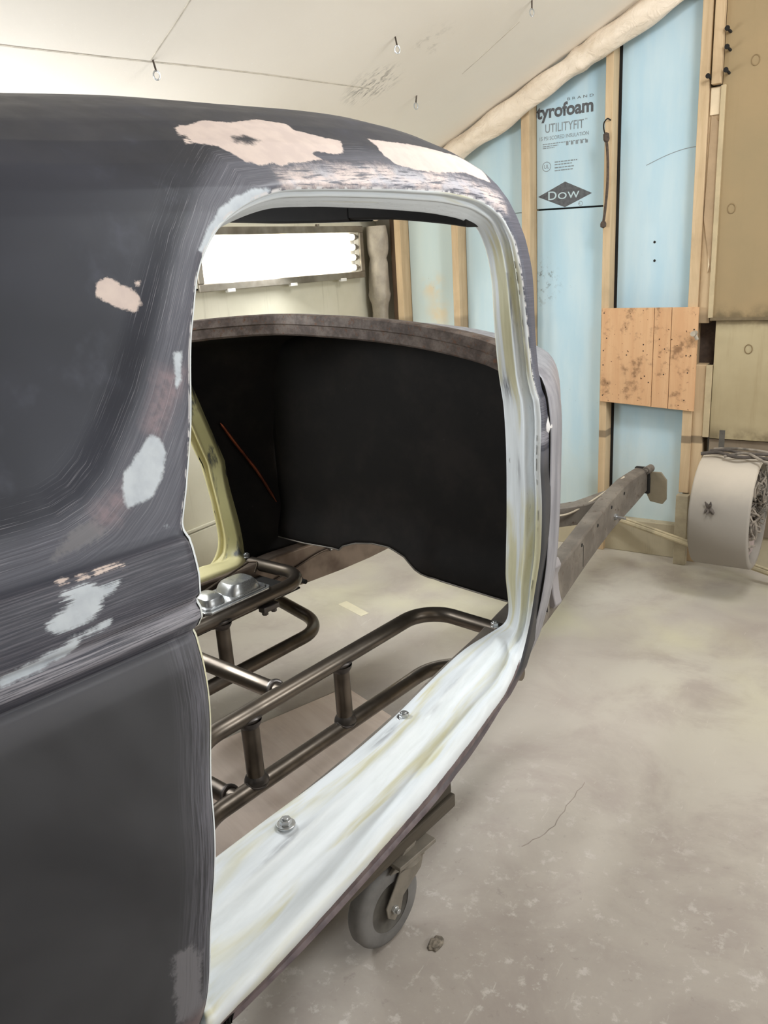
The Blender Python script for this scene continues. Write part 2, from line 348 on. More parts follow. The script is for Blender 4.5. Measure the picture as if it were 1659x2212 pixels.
def m_foam():
    t = NT('blue_foam'); xyz = t.xyz(); n1 = t.noise(1.0, 4, 0.55, t.map(scale=(9, 1, 1.6))); n2 = t.noise(12, 5, 0.65)
    col = t.mix(t.ramp(n1, 0.3, 0.7), s2l((180, 210, 225)), s2l((198, 219, 228)))
    dust = t.ramp(t.math('ADD', xyz[2], t.math('MULTIPLY', t.math('SUBTRACT', n2, 0.5), 0.3)), 0.75, 0.30)
    col = t.mix(t.math('MULTIPLY', dust, 0.4), col, s2l((206, 206, 190)))
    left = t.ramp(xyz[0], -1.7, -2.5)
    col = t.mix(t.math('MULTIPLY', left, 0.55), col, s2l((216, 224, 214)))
    os_ = t.math('MULTIPLY', t.math('ADD', t.blob((-2.36, 4.1, 1.38), 0.11, soft=0.95), t.blob((-2.33, 4.1, 1.23), 0.12, soft=0.95)), t.ramp(t.noise(9, 3), 0.35, 0.6))
    col = t.mix(t.math('MULTIPLY', os_, 0.8), col, s2l((226, 206, 170)))
    st = t.math('MULTIPLY', t.blob((-1.72, 4.09, 1.38), 0.15, soft=0.9), t.ramp(t.noise(34, 6, 0.75), 0.52, 0.64))
    st = t.math('ADD', st, t.math('MULTIPLY', t.ramp(t.noise(30, 4, 0.75, t.map(loc=(2, 0, 5))), 0.70, 0.74), 0.35))
    col = t.mix(t.math('MULTIPLY', st, 0.75), col, s2l((98, 104, 104)))
    return t.out(col, 0.6, 0, None, 0.3)
def m_wood(name, c1, c2, axis=2, band=False, stains=False):
    t = NT(name); sc = [20, 20, 20]; sc[axis] = 1.6
    g = t.noise(1.0, 5, 0.65, t.map(scale=tuple(sc)), 0.6); n2 = t.noise(5, 4, 0.6)
    col = t.mix(t.ramp(g, 0.3, 0.7), s2l(c1), s2l(c2))
    col = t.mix(t.math('MULTIPLY', t.ramp(n2, 0.5, 0.75), 0.3), col, tuple(x*0.6 for x in s2l(c2)))
    if band:
        z = t.xyz()[2]; d = t.math('ABSOLUTE', t.math('SUBTRACT', z, 0.628)); d2 = t.math('ABSOLUTE', t.math('SUBTRACT', z, 1.185))
        col = t.mix(t.math('MULTIPLY', t.math('MAXIMUM', t.ramp(d, 0.022, 0.014), t.math('MULTIPLY', t.ramp(d2, 0.05, 0.02), 0.6)), 0.6), col, s2l((70, 62, 54)))
    if stains:
        s1 = t.math('MULTIPLY', t.ramp(t.noise(10, 5, 0.7), 0.52, 0.68), 0.65)
        s2 = t.ramp(t.noise(75, 2, 0.5), 0.70, 0.74)
        col = t.mix(t.math('MAXIMUM', s1, s2), col, s2l((96, 66, 44)))
    return t.out(col, 0.7, 0, t.bump(g, 0.12, 0.003), 0.25)
def m_oldply():
    t = NT('tan_wall_sheet'); xyz = t.xyz(); n1 = t.noise(1.5, 5, 0.6); n2 = t.noise(1.0, 5, 0.7, t.map(scale=(22, 22, 1.6))); n3 = t.noise(9, 4, 0.6)
    col = t.mix(t.ramp(n1, 0.3, 0.7), s2l((158, 136, 102)), s2l((146, 129, 98)))
    low = t.ramp(xyz[2], 1.2, 1.16)
    col = t.mix(low, col, t.mix(t.ramp(n1, 0.3, 0.7), s2l((178, 164, 132)), s2l((162, 147, 115))))
    col = t.mix(t.math('MULTIPLY', t.ramp(n2, 0.5, 0.8), 0.35), col, s2l((140, 122, 88)))
    dz = t.math('MINIMUM', t.math('ABSOLUTE', t.math('SUBTRACT', xyz[2], 1.205)), t.math('ABSOLUTE', t.math('SUBTRACT', xyz[2], 0.645)))
    d = t.math('MULTIPLY', t.ramp(dz, 0.075, 0.0), t.ramp(n3, 0.36, 0.62))
    col = t.mix(t.math('MULTIPLY', d, 0.75), col, s2l((98, 86, 64)))
    return t.out(col, 0.7, 0, None, 0.3)
def m_plastic():
    t = NT('cream_plastic_film'); n1 = t.noise(7, 4, 0.6, dist=1.0)
    return t.out(t.mix(t.ramp(n1, 0.3, 0.7), s2l((234, 219, 200)), s2l((219, 202, 180))), 0.42, 0, t.bump(t.noise(16, 5, 0.6, dist=1.5), 0.6, 0.02), 0.5)
def m_drum():
    t = NT('dusty_grey_drum'); xyz = t.xyz(); n1 = t.noise(5, 5, 0.6); n2 = t.noise(60, 4, 0.6)
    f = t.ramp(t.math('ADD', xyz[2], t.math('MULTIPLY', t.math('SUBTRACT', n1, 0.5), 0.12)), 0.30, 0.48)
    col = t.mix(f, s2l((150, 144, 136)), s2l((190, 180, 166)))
    sp = t.ramp(n2, 0.70, 0.74)
    return t.out(t.mix(t.math('MULTIPLY', sp, 0.4), col, s2l((110, 104, 98))), 0.75, 0, None, 0.2)
def m_emit(name, c, s):
    t = NT(name); return t.out(s2l(c), 0.4, 0, None, 0.3, s2l(c), s)
def m_glass():
    t = NT('lamp_glass'); N = t.N
    tr = N.new('ShaderNodeBsdfTransparent'); gl = N.new('ShaderNodeBsdfGlossy'); gl.inputs['Roughness'].default_value = 0.08
    mx = N.new('ShaderNodeMixShader'); mx.inputs[0].default_value = 0.07
    t.L.new(tr.outputs[0], mx.inputs[1]); t.L.new(gl.outputs[0], mx.inputs[2]); t.L.new(mx.outputs[0], N['Material Output'].inputs[0])
    return t.mat
SHELL = m_shell(); JAMB = m_jamb(); LINER = m_liner(); RUST = m_rust(); COWL = m_cowl(); DUSTY = m_dusty()
TUBE = m_steel('bare_tube_steel', (116, 107, 97), (82, 75, 68), 0.34)
WELD = m_steel('weld_bead_steel', (104, 100, 98), (74, 69, 66), 0.38)
ZINC = m_steel('zinc_plated', (214, 216, 216), (176, 178, 180), 0.25)
CHAN = m_steel('brown_channel_steel', (92, 80, 70), (56, 48, 42), 0.45)
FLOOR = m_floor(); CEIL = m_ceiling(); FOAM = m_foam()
KNEE = m_wallpaint('cream_wall_paint', (214, 209, 190), (200, 195, 174), streak=True)
PLAIN = m_wallpaint('booth_wall_paint', (206, 200, 186), (196, 190, 176))
STUD = m_wood('stud_lumber', (206, 182, 148), (186, 160, 126), 2, band=True)
STUDD = m_wood('dark_stud_lumber', (120, 98, 78), (96, 78, 62), 2)
PLY = m_wood('orange_plywood', (212, 172, 132), (202, 158, 118), 2, stains=True)
OLDPLY = m_oldply()
FILM = m_plastic(); FILMG = simple('grey_plastic_film', (176, 166, 150), 0.5, var=0.15, scale=12, bump=0.5)
SHEET = m_wood('pink_floor_plywood', (236, 220, 208), (224, 206, 193), 0)
GREYW = m_wood('weathered_grey_timber', (98, 90, 80), (74, 68, 60), 1)
RUBBER = simple('grey_rubber', (120, 118, 116), 0.7, var=0.15, scale=14)
HUB = simple('dark_grey_hub', (92, 88, 82), 0.7, var=0.2, scale=18)
FORK = simple('dusty_fork_steel', (138, 131, 120), 0.65, 0.2, var=0.15, scale=16)
ALU = m_steel('lamp_frame_metal', (160, 152, 140), (120, 112, 100), 0.4)
WHITEM = simple('white_enamel', (236, 234, 228), 0.5, var=0.02)
INK = simple('grey_print_ink', (96, 98, 102), 0.7, var=0.18, scale=60)
INKL = simple('faded_print_ink', (140, 150, 156), 0.7, var=0.12, scale=60)
FOAMP = simple('pale_blue_print_gap', (190, 210, 216), 0.6, var=0.02)
BLACK = simple('black_gap', (24, 22, 20), 0.9, var=0.1)
CORD = simple('brown_bungee_cord', (84, 70, 60), 0.8, var=0.25, scale=80)
WIRE = simple('dusty_wire', (150, 140, 128), 0.8, var=0.35, scale=20)
WIRED = simple('dark_dusty_wire', (92, 84, 78), 0.8, var=0.25, scale=20)
PINKP = simple('pinkish_grey_plate', (176, 160, 156), 0.7, var=0.1)
DRUM = m_drum()
TAPE = simple('cream_tape', (220, 212, 186), 0.6, var=0.05)
DIRT = simple('dried_mud', (148, 138, 124), 0.95, var=0.3, scale=60, bump=0.6)
EDGE = simple('bare_sheet_edge', (150, 144, 136), 0.5, 0.4, var=0.2)
YJAMB = m_yjamb()
DARKP = simple('dark_rub_through', (70, 72, 74), 0.5, var=0.2)
GLASS = m_glass()

# ------------------------------------------------------------------ body surface model

SEC=[(.29,.775),(.32,.797),(.36,.808),(.42,.812),(.5,.815),(.6,.818),(.75,.819),(.9,.812),(1.0,.803),(1.036,.796),(1.046,.789),(1.054,.804),(1.07,.814),(1.083,.810),(1.092,.799),(1.102,.809),(1.13,.808),(1.17,.800),(1.183,.794),(1.191,.778),(1.20,.772),(1.25,.763),(1.3,.749),(1.4,.722),(1.5,.695),(1.58,.668),(1.64,.643),(1.68,.622),(1.72,.592),(1.76,.55),(1.80,.487),(1.83,.42),(1.86,.325),(1.883,.21),(1.896,.10),(1.90,0)]
_z=np.array([p[0] for p in SEC]);_b=np.array([p[1] for p in SEC])
_t=np.concatenate([[0],np.cumsum(np.hypot(np.diff(_z),np.diff(_b)))])
_bs=np.interp(_z,[1.0,1.08,1.14,1.18,1.21,1.25],[.806,.806,.803,.795,.776,.763]);_bs=np.where((_z>=1.0)&(_z<=1.25),_bs,_b)
TC=_t[-1]
def t_of_z(z): return np.interp(z,_z,_t)
def sst(x,a,b): u=np.clip((x-a)/(b-a),0,1); return u*u*(3-2*u)
WL=[(-2.75,.62),(-2.3,.83),(-1.9,.94),(-1.5,.985),(-1.2,1),(-.9,1),(-.55,.98),(-.25,.935),(0,.884),(.3,.80),(.6,.70)]
WT=[(-2.75,.50),(-2.3,.75),(-1.9,.89),(-1.5,.97),(-1.2,.995),(-.9,1),(-.55,1.01),(-.25,1.01),(0,.98),(.3,.9),(.6,.8)]
DR=[(-2.75,-.35),(-2.3,-.20),(-1.9,-.11),(-1.5,-.045),(-1.1,-.022),(-.8,.0),(-.6,.006),(-.4,.012),(-.25,.010),(-.1,-.005),(0,-.025),(.2,-.09)]
def hermite(tab,x):
    xs=np.array([p[0] for p in tab]);ys=np.array([p[1] for p in tab])
    m=np.gradient(ys,xs)
    x=np.clip(x,xs[0],xs[-1]); i=np.clip(np.searchsorted(xs,x)-1,0,len(xs)-2)
    h=xs[i+1]-xs[i]; u=(x-xs[i])/h
    return (2*u**3-3*u**2+1)*ys[i]+(u**3-2*u**2+u)*h*m[i]+(-2*u**3+3*u**2)*ys[i+1]+(u**3-u**2)*h*m[i+1]
def S(a,t):
    a=np.asarray(a,float);t=np.asarray(t,float)
    z=np.interp(t,_t,_z);b=np.interp(t,_t,_b)
    kf=sst(a,-.40,-.18);b=b*(1-kf)+np.interp(t,_t,_bs)*kf
    k=sst(z,1.2,1.6)
    b=b*(hermite(WL,a)*(1-k)+hermite(WT,a)*k)
    b=b*(1-.075*(1-sst(z,.45,.95))*sst(a,-.7,.05))
    z=z+hermite(DR,a)*sst(z,1.5,1.85)
    hh=1-.45*sst(-a,1.7,3.0); z=np.where(a<-1.7,.38+(z-.38)*hh,z)
    return b,z
POLY = {
    'pink': [[(-0.9029, 1.6132), (-0.8853, 1.6268), (-0.8780, 1.6210), (-0.8193, 1.6464), (-0.7606, 1.6405), (-0.6710, 1.6737), (-0.6138, 1.6561), (-0.6167, 1.6268), (-0.5683, 1.6034), (-0.5228, 1.5878), (-0.5506, 1.5468), (-0.5859, 1.5409), (-0.6226, 1.5507), (-0.6417, 1.5409), (-0.6314, 1.5253), (-0.6739, 1.5175), (-0.7253, 1.5116), (-0.7473, 1.5038), (-0.7635, 1.5116), (-0.7943, 1.5057), (-0.8266, 1.5136), (-0.8398, 1.5370), (-0.8618, 1.5546), (-0.9044, 1.5643), (-0.8985, 1.5917), (-0.9161, 1.5878)],
        [(-0.4229, 1.6034), (-0.3730, 1.5995), (-0.2600, 1.5975), (-0.1499, 1.5956), (0.0028, 1.6307), (0.0057, 1.5819), (-0.0413, 1.5096), (-0.0883, 1.5096), (-0.1646, 1.5175), (-0.2776, 1.5018), (-0.3583, 1.5057), (-0.4127, 1.5155), (-0.4317, 1.5428)],
        [(-1.1950, 1.3085), (-1.1862, 1.3183), (-1.1716, 1.3202), (-1.1466, 1.3065), (-1.1334, 1.2929), (-1.1334, 1.2772), (-1.1466, 1.2675), (-1.1628, 1.2733), (-1.1818, 1.2831), (-1.1980, 1.2968)],
        [(-1.1334, 1.3124), (-1.1246, 1.3143), (-1.1217, 1.3065), (-1.1290, 1.3065)],
        [(-0.9161, 1.5741), (-0.9073, 1.5741), (-0.9132, 1.5585), (-0.9206, 1.5604)],
        [(-1.3829, 0.9394), (-1.3712, 0.9374), (-1.3727, 0.9296), (-1.3829, 0.9316)],
        [(-1.3536, 0.9355), (-1.3448, 0.9316), (-1.3462, 0.9277), (-1.3565, 0.9296)],
        [(-1.3345, 0.9316), (-1.3139, 0.9335), (-1.2963, 0.9316), (-1.2934, 0.9257), (-1.3154, 0.9277), (-1.3316, 0.9277)]],
    'white': [[(-1.0057, 1.3534), (-0.9705, 1.3905), (-0.9338, 1.4218), (-0.8883, 1.4432), (-0.8413, 1.4569), (-0.7987, 1.4589), (-0.8075, 1.4511), (-0.8574, 1.4354), (-0.9206, 1.3983), (-0.9675, 1.3690), (-0.9983, 1.3495)],
        [(-1.2464, 1.0487), (-1.2273, 1.0644), (-1.2024, 1.0839), (-1.1862, 1.0937), (-1.1760, 1.0859), (-1.1716, 1.0663), (-1.1804, 1.0487), (-1.1950, 1.0273), (-1.2112, 1.0116), (-1.2317, 1.0058), (-1.2538, 1.0038), (-1.2582, 1.0116), (-1.2538, 1.0331)],
        [(-1.3859, 0.9198), (-1.3697, 0.9218), (-1.3492, 0.9218), (-1.3345, 0.9101), (-1.3066, 0.9081), (-1.3154, 0.8984), (-1.3330, 0.8964), (-1.3418, 0.8827), (-1.3536, 0.8730), (-1.3683, 0.8710), (-1.3844, 0.8710), (-1.4020, 0.8710), (-1.4152, 0.8808), (-1.4108, 0.8906), (-1.3888, 0.8984), (-1.3712, 0.9042), (-1.3859, 0.9140)],
        [(-1.4798, 0.8437), (-1.4020, 0.8534), (-1.3829, 0.8593), (-1.3668, 0.8593), (-1.3316, 0.8652), (-1.3330, 0.8554), (-1.3492, 0.8534), (-1.3771, 0.8534), (-1.3873, 0.8359), (-1.4006, 0.8300), (-1.4402, 0.8261), (-1.4813, 0.8242)],
        [(-1.2097, 0.9648), (-1.2053, 0.9667), (-1.2024, 0.9628), (-1.2068, 0.9609)],
        [(-1.1099, 1.2030), (-1.0967, 1.2011), (-1.1114, 1.1620), (-1.1246, 1.1503)]],
    'hole': [[(-0.8046, 1.5839), (-0.7679, 1.5917), (-0.7488, 1.5741), (-0.7738, 1.5624), (-0.8090, 1.5663)]],
    'red': [[(-1.1437, 1.1796), (-1.1011, 1.1737), (-1.1231, 1.1444), (-1.1525, 1.1132), (-1.1774, 1.0917), (-1.1921, 1.1054), (-1.1701, 1.1347)],
        [(-1.3051, 1.0116), (-1.2787, 1.0214), (-1.2508, 1.0351), (-1.2582, 1.0097), (-1.2772, 0.9921), (-1.2993, 0.9941)]],
    'band': [[(-0.7664, 1.4901), (-0.6417, 1.5038), (-0.5051, 1.5096), (-0.3642, 1.4999), (-0.1851, 1.4979), (-0.0325, 1.4745), (-0.0501, 1.4179), (-0.1367, 1.4393), (-0.2292, 1.4530), (-0.3994, 1.4569), (-0.5433, 1.4608), (-0.6710, 1.4628), (-0.7664, 1.4569)]],
    'reveal': [[(-0.8736, 1.5311), (-0.9661, 1.4491), (-1.0336, 1.3690), (-1.0908, 1.2831), (-1.1334, 1.2187), (-1.1789, 1.1523), (-1.2244, 1.0976), (-1.2684, 1.0507), (-1.3081, 1.0234), (-1.3521, 1.0097), (-1.3961, 1.0077), (-1.4284, 1.0077)]],
    'gry': [[(-1.3771, 0.9706), (-1.3536, 0.9862), (-1.3272, 0.9999), (-1.3051, 1.0019), (-1.2934, 0.9823), (-1.3154, 0.9745), (-1.3477, 0.9687), (-1.3712, 0.9667)],
        [(-1.3316, 0.2851), (-1.3022, 0.2812), (-1.2846, 0.2519), (-1.2963, 0.1269), (-1.3389, 0.1621)]],
}

# ------------------------------------------------------------------ the coupe: body side surface, in the car's own axes (x = outboard right, y = forward, z = up)
LOOP = [(-1.32,0.08),(-1.296,0.115),(-1.256,0.286),(-1.232,0.401),(-1.22,0.52),(-1.196,0.665),(-1.194,0.7931),(-1.188,0.8426),(-1.184,0.8814),(-1.182,0.9342),(-1.155,1.0054),(-1.124,1.0724),(-1.06,1.2384),(-1.004,1.3364),(-.94,1.3964),(-.864,1.4344),(-.788,1.4544),(-.672,1.4604),(-.544,1.4604),(-.4,1.4574),(-.228,1.4514),(-.12,1.4344),(-.07,1.4004),(-.055,1.3534),(-.05,1.2724),(-.024,1.1574),(0,1.0384),(-.01,0.9073),(-.024,0.807),(-.026,0.618),(-.012,0.409),(-.036,0.235),(-.09,0.175),(-.192,0.147),(-.35,0.15),(-.556,0.153),(-.776,0.132),(-1.02,0.098),(-1.22,0.072),(-1.29,0.065)]
INNER = [(.64,-1.27,.50),(.66,-1.262,.53),(.70,-1.235,.62),(.715,-1.212,.70),(.715,-1.20,.80),(.71,-1.178,.946),(.70,-1.174,1.06),(.69,-1.168,1.10),(.685,-1.164,1.137),(.68,-1.160,1.185),(.66,-1.13,1.25),(.645,-1.10,1.31),(.615,-1.04,1.465),(.595,-.985,1.55),(.58,-.92,1.598),(.575,-.856,1.624),(.575,-.780,1.643),(.575,-.665,1.649),(.575,-.54,1.648),(.575,-.40,1.644),(.575,-.235,1.634),(.575,-.14,1.620),(.575,-.09,1.603),(.575,-.060,1.565),(.575,-.034,1.495),(.575,-.022,1.372),(.575,-.005,1.25),(.578,.012,1.15),(.58,.016,1.06),(.58,.016,.88),(.58,.006,.68),(.58,.0,.53),(.55,-.03,.502),(.547,-.15,.5),(.57,-.33,.5),(.604,-.55,.5),(.625,-.776,.5),(.63,-1.02,.5),(.635,-1.20,.5),(.635,-1.25,.5)]
E2 = -2.75
OUTER = [(E2,0.08),(E2,0.115),(E2,0.286),(E2,0.401),(E2,0.52),(E2,0.665),(E2,0.7931),(E2,0.8426),(E2,0.8814),(E2,0.9342),(E2,1.0054),(E2,1.0724),(E2,1.2384),(E2,1.5654),(-2.6,TC),(-1.9,TC),(-1.3,TC),(-.9,TC),(-.6,TC),(-.35,TC),(-.12,TC),(0,TC),(0,1.7654),(0,1.5154),(.004,1.3154),(.02,1.1574),(.036,1.0384),(.036,0.9073),(.032,0.806),(.03,0.618),(.03,0.4),(.03,0.2),(-.04,0.15),(-.175,0.135),(-.345,0.139),(-.556,0.142),(-.776,0.121),(-1.02,0.087),(-1.23,0.06),(-1.5,0.05)]
WSILL = [.7,.3]+[0]*29+[.1,.6,1,1,1,1,1,1,1]
WTOP = [0]*12+[.2,.5,.8,1,1,1,1,1,1,.9,.6,.3]+[0]*16
YEL = [0.2]*12+[-.2]*9+[-.3,-.1,.2,.5,.6,.5,-.1,-.2,.3,.4,.1,-.1,.0,.1,.1,.1,.0,.0,.0]
def per_interp(tab, u):
    """closed Catmull interpolation of rows by key number"""
    T = np.asarray(tab, float); n = len(T); i = np.floor(u).astype(int); f = (u-i)[:, None] if T.ndim > 1 else (u-i)
    p0 = T[(i-1) % n]; p1 = T[i % n]; p2 = T[(i+1) % n]; p3 = T[(i+2) % n]
    kl = np.linalg.norm(np.asarray(LOOP)[(np.arange(n)+1) % n]-np.asarray(LOOP), axis=1)
    d = kl[i % n]; dm = kl[(i-1) % n]; dp = kl[(i+1) % n]
    if T.ndim > 1: d, dm, dp = d[:, None], dm[:, None], dp[:, None]
    m1 = ((p1-p0)/dm*d/(d+dm)+(p2-p1)/d*dm/(d+dm))*d
    m2 = ((p2-p1)/d*dp/(d+dp)+(p3-p2)/dp*d/(d+dp))*d
    return (2*f**3-3*f**2+1)*p1+(f**3-2*f**2+f)*m1+(-2*f**3+3*f**2)*p2+(f**3-f**2)*m2
def lin_interp(tab, u):
    T = np.asarray(tab, float); n = len(T); i = np.floor(u).astype(int); f = (u-i)
    if T.ndim > 1: f = f[:, None]
    return T[i % n]*(1-f)+T[(i+1) % n]*f
def loop_params(step):
    n = len(LOOP); us = []
    for i in range(n):
        d = math.dist(LOOP[i], LOOP[(i+1) % n]); k = max(3, int(math.ceil(d/step)))
        us += [i+j/k for j in range(k)]
    return np.array(us)
def poly_sdf(pts, P):
    """signed distance to polygon, pts (N,2)"""
    d = np.full(len(pts), 1e9); s = np.ones(len(pts)); n = len(P); P = np.asarray(P)
    for i in range(n):
        a = P[i]; b = P[i-1]; e = b-a; w_ = pts-a
        h = np.clip((w_@e)/(e@e+1e-12), 0, 1); q = w_-h[:, None]*e; d = np.minimum(d, (q*q).sum(1))
        c1 = pts[:, 1] >= a[1]; c2 = pts[:, 1] < b[1]; c3 = e[0]*w_[:, 1] > e[1]*w_[:, 0]
        flip = (c1 & c2 & c3) | (~c1 & ~c2 & ~c3); s = np.where(flip, -s, s)
    return s*np.sqrt(d)
def line_dist(pts, P, closed=False):
    P = np.asarray(P); d = np.full(len(pts), 1e9); best = np.zeros(len(pts)); acc = 0
    for i in range(len(P) if closed else len(P)-1):
        a = P[i]; b = P[(i+1) % len(P)]; e = b-a; w_ = pts-a; L = np.hypot(*e)
        h = np.clip((w_@e)/(e@e+1e-12), 0, 1); q = np.hypot(*(w_-h[:, None]*e).T)
        m = q < d; d = np.where(m, q, d); best = np.where(m, acc+h*L, best); acc += L
    return d, best
REV = [(.03, 1.54), (-.5, 1.55), (-.78, 1.54)]+POLY['reveal'][0]+[(-2.75, .993)]
LEAN = .34
def make_shell(side, step, nr, parent, paint):
    u = loop_params(step); L0 = per_interp(LOOP, u); Q = lin_interp(OUTER, u); n = len(u)
    k = np.linspace(0, 1, nr); r = np.where(k < .72, k/.72*.27, .27+(k-.72)/.28*.73)
    if not paint: r = k**1.6
    A = L0[None, :, 0]+(Q[None, :, 0]-L0[None, :, 0])*r[:, None]
    T = L0[None, :, 1]+(Q[None, :, 1]-L0[None, :, 1])*r[:, None]
    A = A.ravel(); T = T.ravel()
    B, Z = S(A, T)
    e = 1e-3; B1, Z1 = S(A, T+e); B0, Z0 = S(A, np.maximum(T-e, 0)); nb = Z1-Z0; nz = -(B1-B0); l = np.hypot(nb, nz)+1e-9; nb /= l; nz /= l
    pts = np.stack([A, T], 1); Lp = per_interp(LOOP, loop_params(.05))
    el, _ = line_dist(pts, Lp, True)
    rd, rs = line_dist(pts, REV); tc = np.interp(-A, [-p[0] for p in REV], [p[1] for p in REV]); rv = np.where(T < tc, rd, -rd)
    disp = -.011*sst(-rv, .0, .055)*(1-sst(T, 1.22, 1.5))*sst(-A, .8, .95)
    disp = disp-.007*np.clip(1-el/.018, 0, 1)**2
    B = B+nb*disp; Z = Z+nz*disp
    if side < 0: A = A-LEAN*np.maximum(Z-.86, 0)*sst(A, -.9, -.3)*(1-sst(T, 1.38, 1.5))
    V = np.stack([B*side, A, Z], 1); at = None
    if paint:
        at = dict(rv=rv, rs=rs, tt=T, el=el, ed=np.where((A < -1.0) & (T < .80), el, 1.0))
        for k_ in ('pink', 'white', 'hole', 'red', 'band', 'gry'):
            s = np.full(len(pts), .06)
            near = A > -1.75
            for P in POLY[k_]: s[near] = np.minimum(s[near], poly_sdf(pts[near], P))
            at[k_] = np.clip(s, -.06, .06)
    else:
        at = dict(rv=rv, rs=rs, tt=T, el=el, ed=np.ones(len(T)), pink=np.ones(len(T)), white=np.ones(len(T)), hole=np.ones(len(T)), red=np.ones(len(T)), band=np.ones(len(T)), gry=np.ones(len(T)))
    o = np_grid_obj('body_side_panel', V, nr, n, [SHELL, LINER], parent, cv=True, flip=(side > 0), attrs=at)
    sd = o.modifiers.new('gauge', 'SOLIDIFY'); sd.thickness = .010; sd.offset = -1; sd.material_offset = 1; sd.use_rim = False
    return o
PILLAR = [(0,0),(.03,.005),(.09,.007),(.15,.003),(.19,-.011),(.31,-.012),(.345,.001),(.38,.006),(.43,.005),(.47,0),(.6,.001),(.8,.001),(.97,0),(1,-.002),(1.03,-.010),(1.03,-.040)]
SILL = [(0,0),(.02,.018),(.045,.034),(.08,.043),(.12,.047),(.17,.046),(.24,.034),(.32,.020),(.45,.014),(.55,.018),(.61,.032),(.66,.0405),(.70,.036),(.76,.026),(.88,.013),(1,0),(1.02,-.006),(1.02,-.030)]
def make_jamb(side, step, parent, mat):
    u = loop_params(step); n = len(u)
    a0 = per_interp(LOOP, u); B, Z = S(a0[:, 0], a0[:, 1])
    P0 = np.stack([B-.006, a0[:, 0], Z], 1); P1 = per_interp(INNER, u)
    T = np.roll(P0, -1, 0)-np.roll(P0, 1, 0); T /= np.linalg.norm(T, axis=1)[:, None]
    if side < 0:            # the far pillar leans back a little
        P1 = P1+np.array([.06, 0, 0])*sst(P1[:, 2], .52, .85)[:, None]
        for P in (P0, P1): P[:, 1] -= LEAN*np.maximum(P[:, 2]-.86, 0)*sst(P[:, 1], -.9, -.3)
    C = P1-P0; CL = np.linalg.norm(C, axis=1); N = np.cross(T, C); N /= np.linalg.norm(N, axis=1)[:, None]
    cen = np.array([.65, -.6, 1.05]); s = np.sign(((cen-(P0+P1)/2)*N).sum(1)); N *= s[:, None]
    for _ in range(6): N = (np.roll(N, 1, 0)+N*2+np.roll(N, -1, 0))/4
    N /= np.linalg.norm(N, axis=1)[:, None]
    ws = lin_interp(WSILL, u); ws = ws*ws*(3-2*ws); wt = lin_interp(WTOP, u); yw = lin_interp(YEL, u)
    npr = 40
    def res(tab):
        t = np.array(tab); d = np.concatenate([[0], np.cumsum(np.hypot(np.diff(t[:, 0])*.15, np.diff(t[:, 1])))]); q = np.linspace(0, d[-1], npr)
        # smooth the profile a little
        f = np.interp(q, d, t[:, 0]); e = np.interp(q, d, t[:, 1]); return f, e
    # resample both on a common count so that matching features blend
    fp, ep = res(PILLAR); fs, es = res(SILL)
    F = fp[:, None]*(1-ws)+fs[:, None]*ws; sc = np.clip(CL/.12, .35, 1.1)
    Ee = ep[:, None]*sc*(1-ws)+es[:, None]*ws
    V = P0[None]+C[None]*F[..., None]+N[None]*Ee[..., None]
    seg = np.concatenate([[0], np.cumsum(np.linalg.norm(np.diff(P0, axis=0), axis=1))])
    U = np.broadcast_to(seg[None], F.shape)
    Aa = P0[:, 1][None]; Zz = V[..., 2]; Aq = V[..., 1]
    def spot(f0, fr, cond): return np.exp(-((F-f0)/fr)**2)*cond
    sm = np.zeros(F.shape); wA = ((u > 24) & (u < 31.5)).astype(float)[None]
    for z0, zr, f0, fr, g in ((1.213, .035, .80, .12, 1), (1.40, .06, .40, .05, .9), (1.48, .05, .42, .05, .7), (1.29, .05, .13, .05, .9), (.99, .05, .60, .06, .5), (1.36, .06, .12, .05, .8)):
        sm = np.maximum(sm, spot(f0, fr, np.exp(-((Zz-z0)/zr)**2)*g*wA))
    for a1, ar, f0, fr, g in ((-.62, .05, .88, .05, .9), (-1.0, .07, .70, .03, .8), (-.36, .06, .68, .03, .45), (-.48, .05, .63, .03, .5)):
        sm = np.maximum(sm, spot(f0, fr, np.exp(-((Aq-a1)/ar)**2)*g*.7*(ws[None] > .9)))
    ln = np.zeros(F.shape)
    ln = np.maximum(ln, .5*np.exp(-((F-.345)/.03)**2)*wA); ln = np.maximum(ln, .35*np.exp(-((F-.05)/.04)**2)*wA)
    ln = np.maximum(ln, np.exp(-((F-.75)/.18)**2)*wt[None]*1.0)
    ln = np.maximum(ln, np.exp(-((F-.04)/.05)**2)*((u > 1) & (u < 12))[None])
    dk = np.clip((.036-F)/.018, 0, 1)*ws[None]+np.where(F > 1.005, .0, 0)
    at = dict(u=U, v=F, ws=np.broadcast_to(ws[None], F.shape), yw=np.broadcast_to(yw[None], F.shape), sm=np.clip(sm, 0, 1), ln=np.clip(ln, 0, 1), dk=dk)
    V = V.reshape(-1, 3).copy(); V[:, 0] *= side
    return np_grid_obj('door_jamb', V, npr, n, mat, parent, cv=True, flip=(side > 0), attrs=at)

CO = (-1.513, 2.0175, 0.0)
coupe = empty('coupe_body', CO, R(-6.2), 'doorless vintage coupe body in patchy grey primer bolted to a bare steel frame', 'car')
make_shell(1, .0042, 135, coupe, True)
make_shell(-1, .02, 30, coupe, False)
make_jamb(1, .005, coupe, JAMB)
lj = make_jamb(-1, .02, coupe, YJAMB); lj['label'] = 'pale yellow far door jamb with dark rub marks'

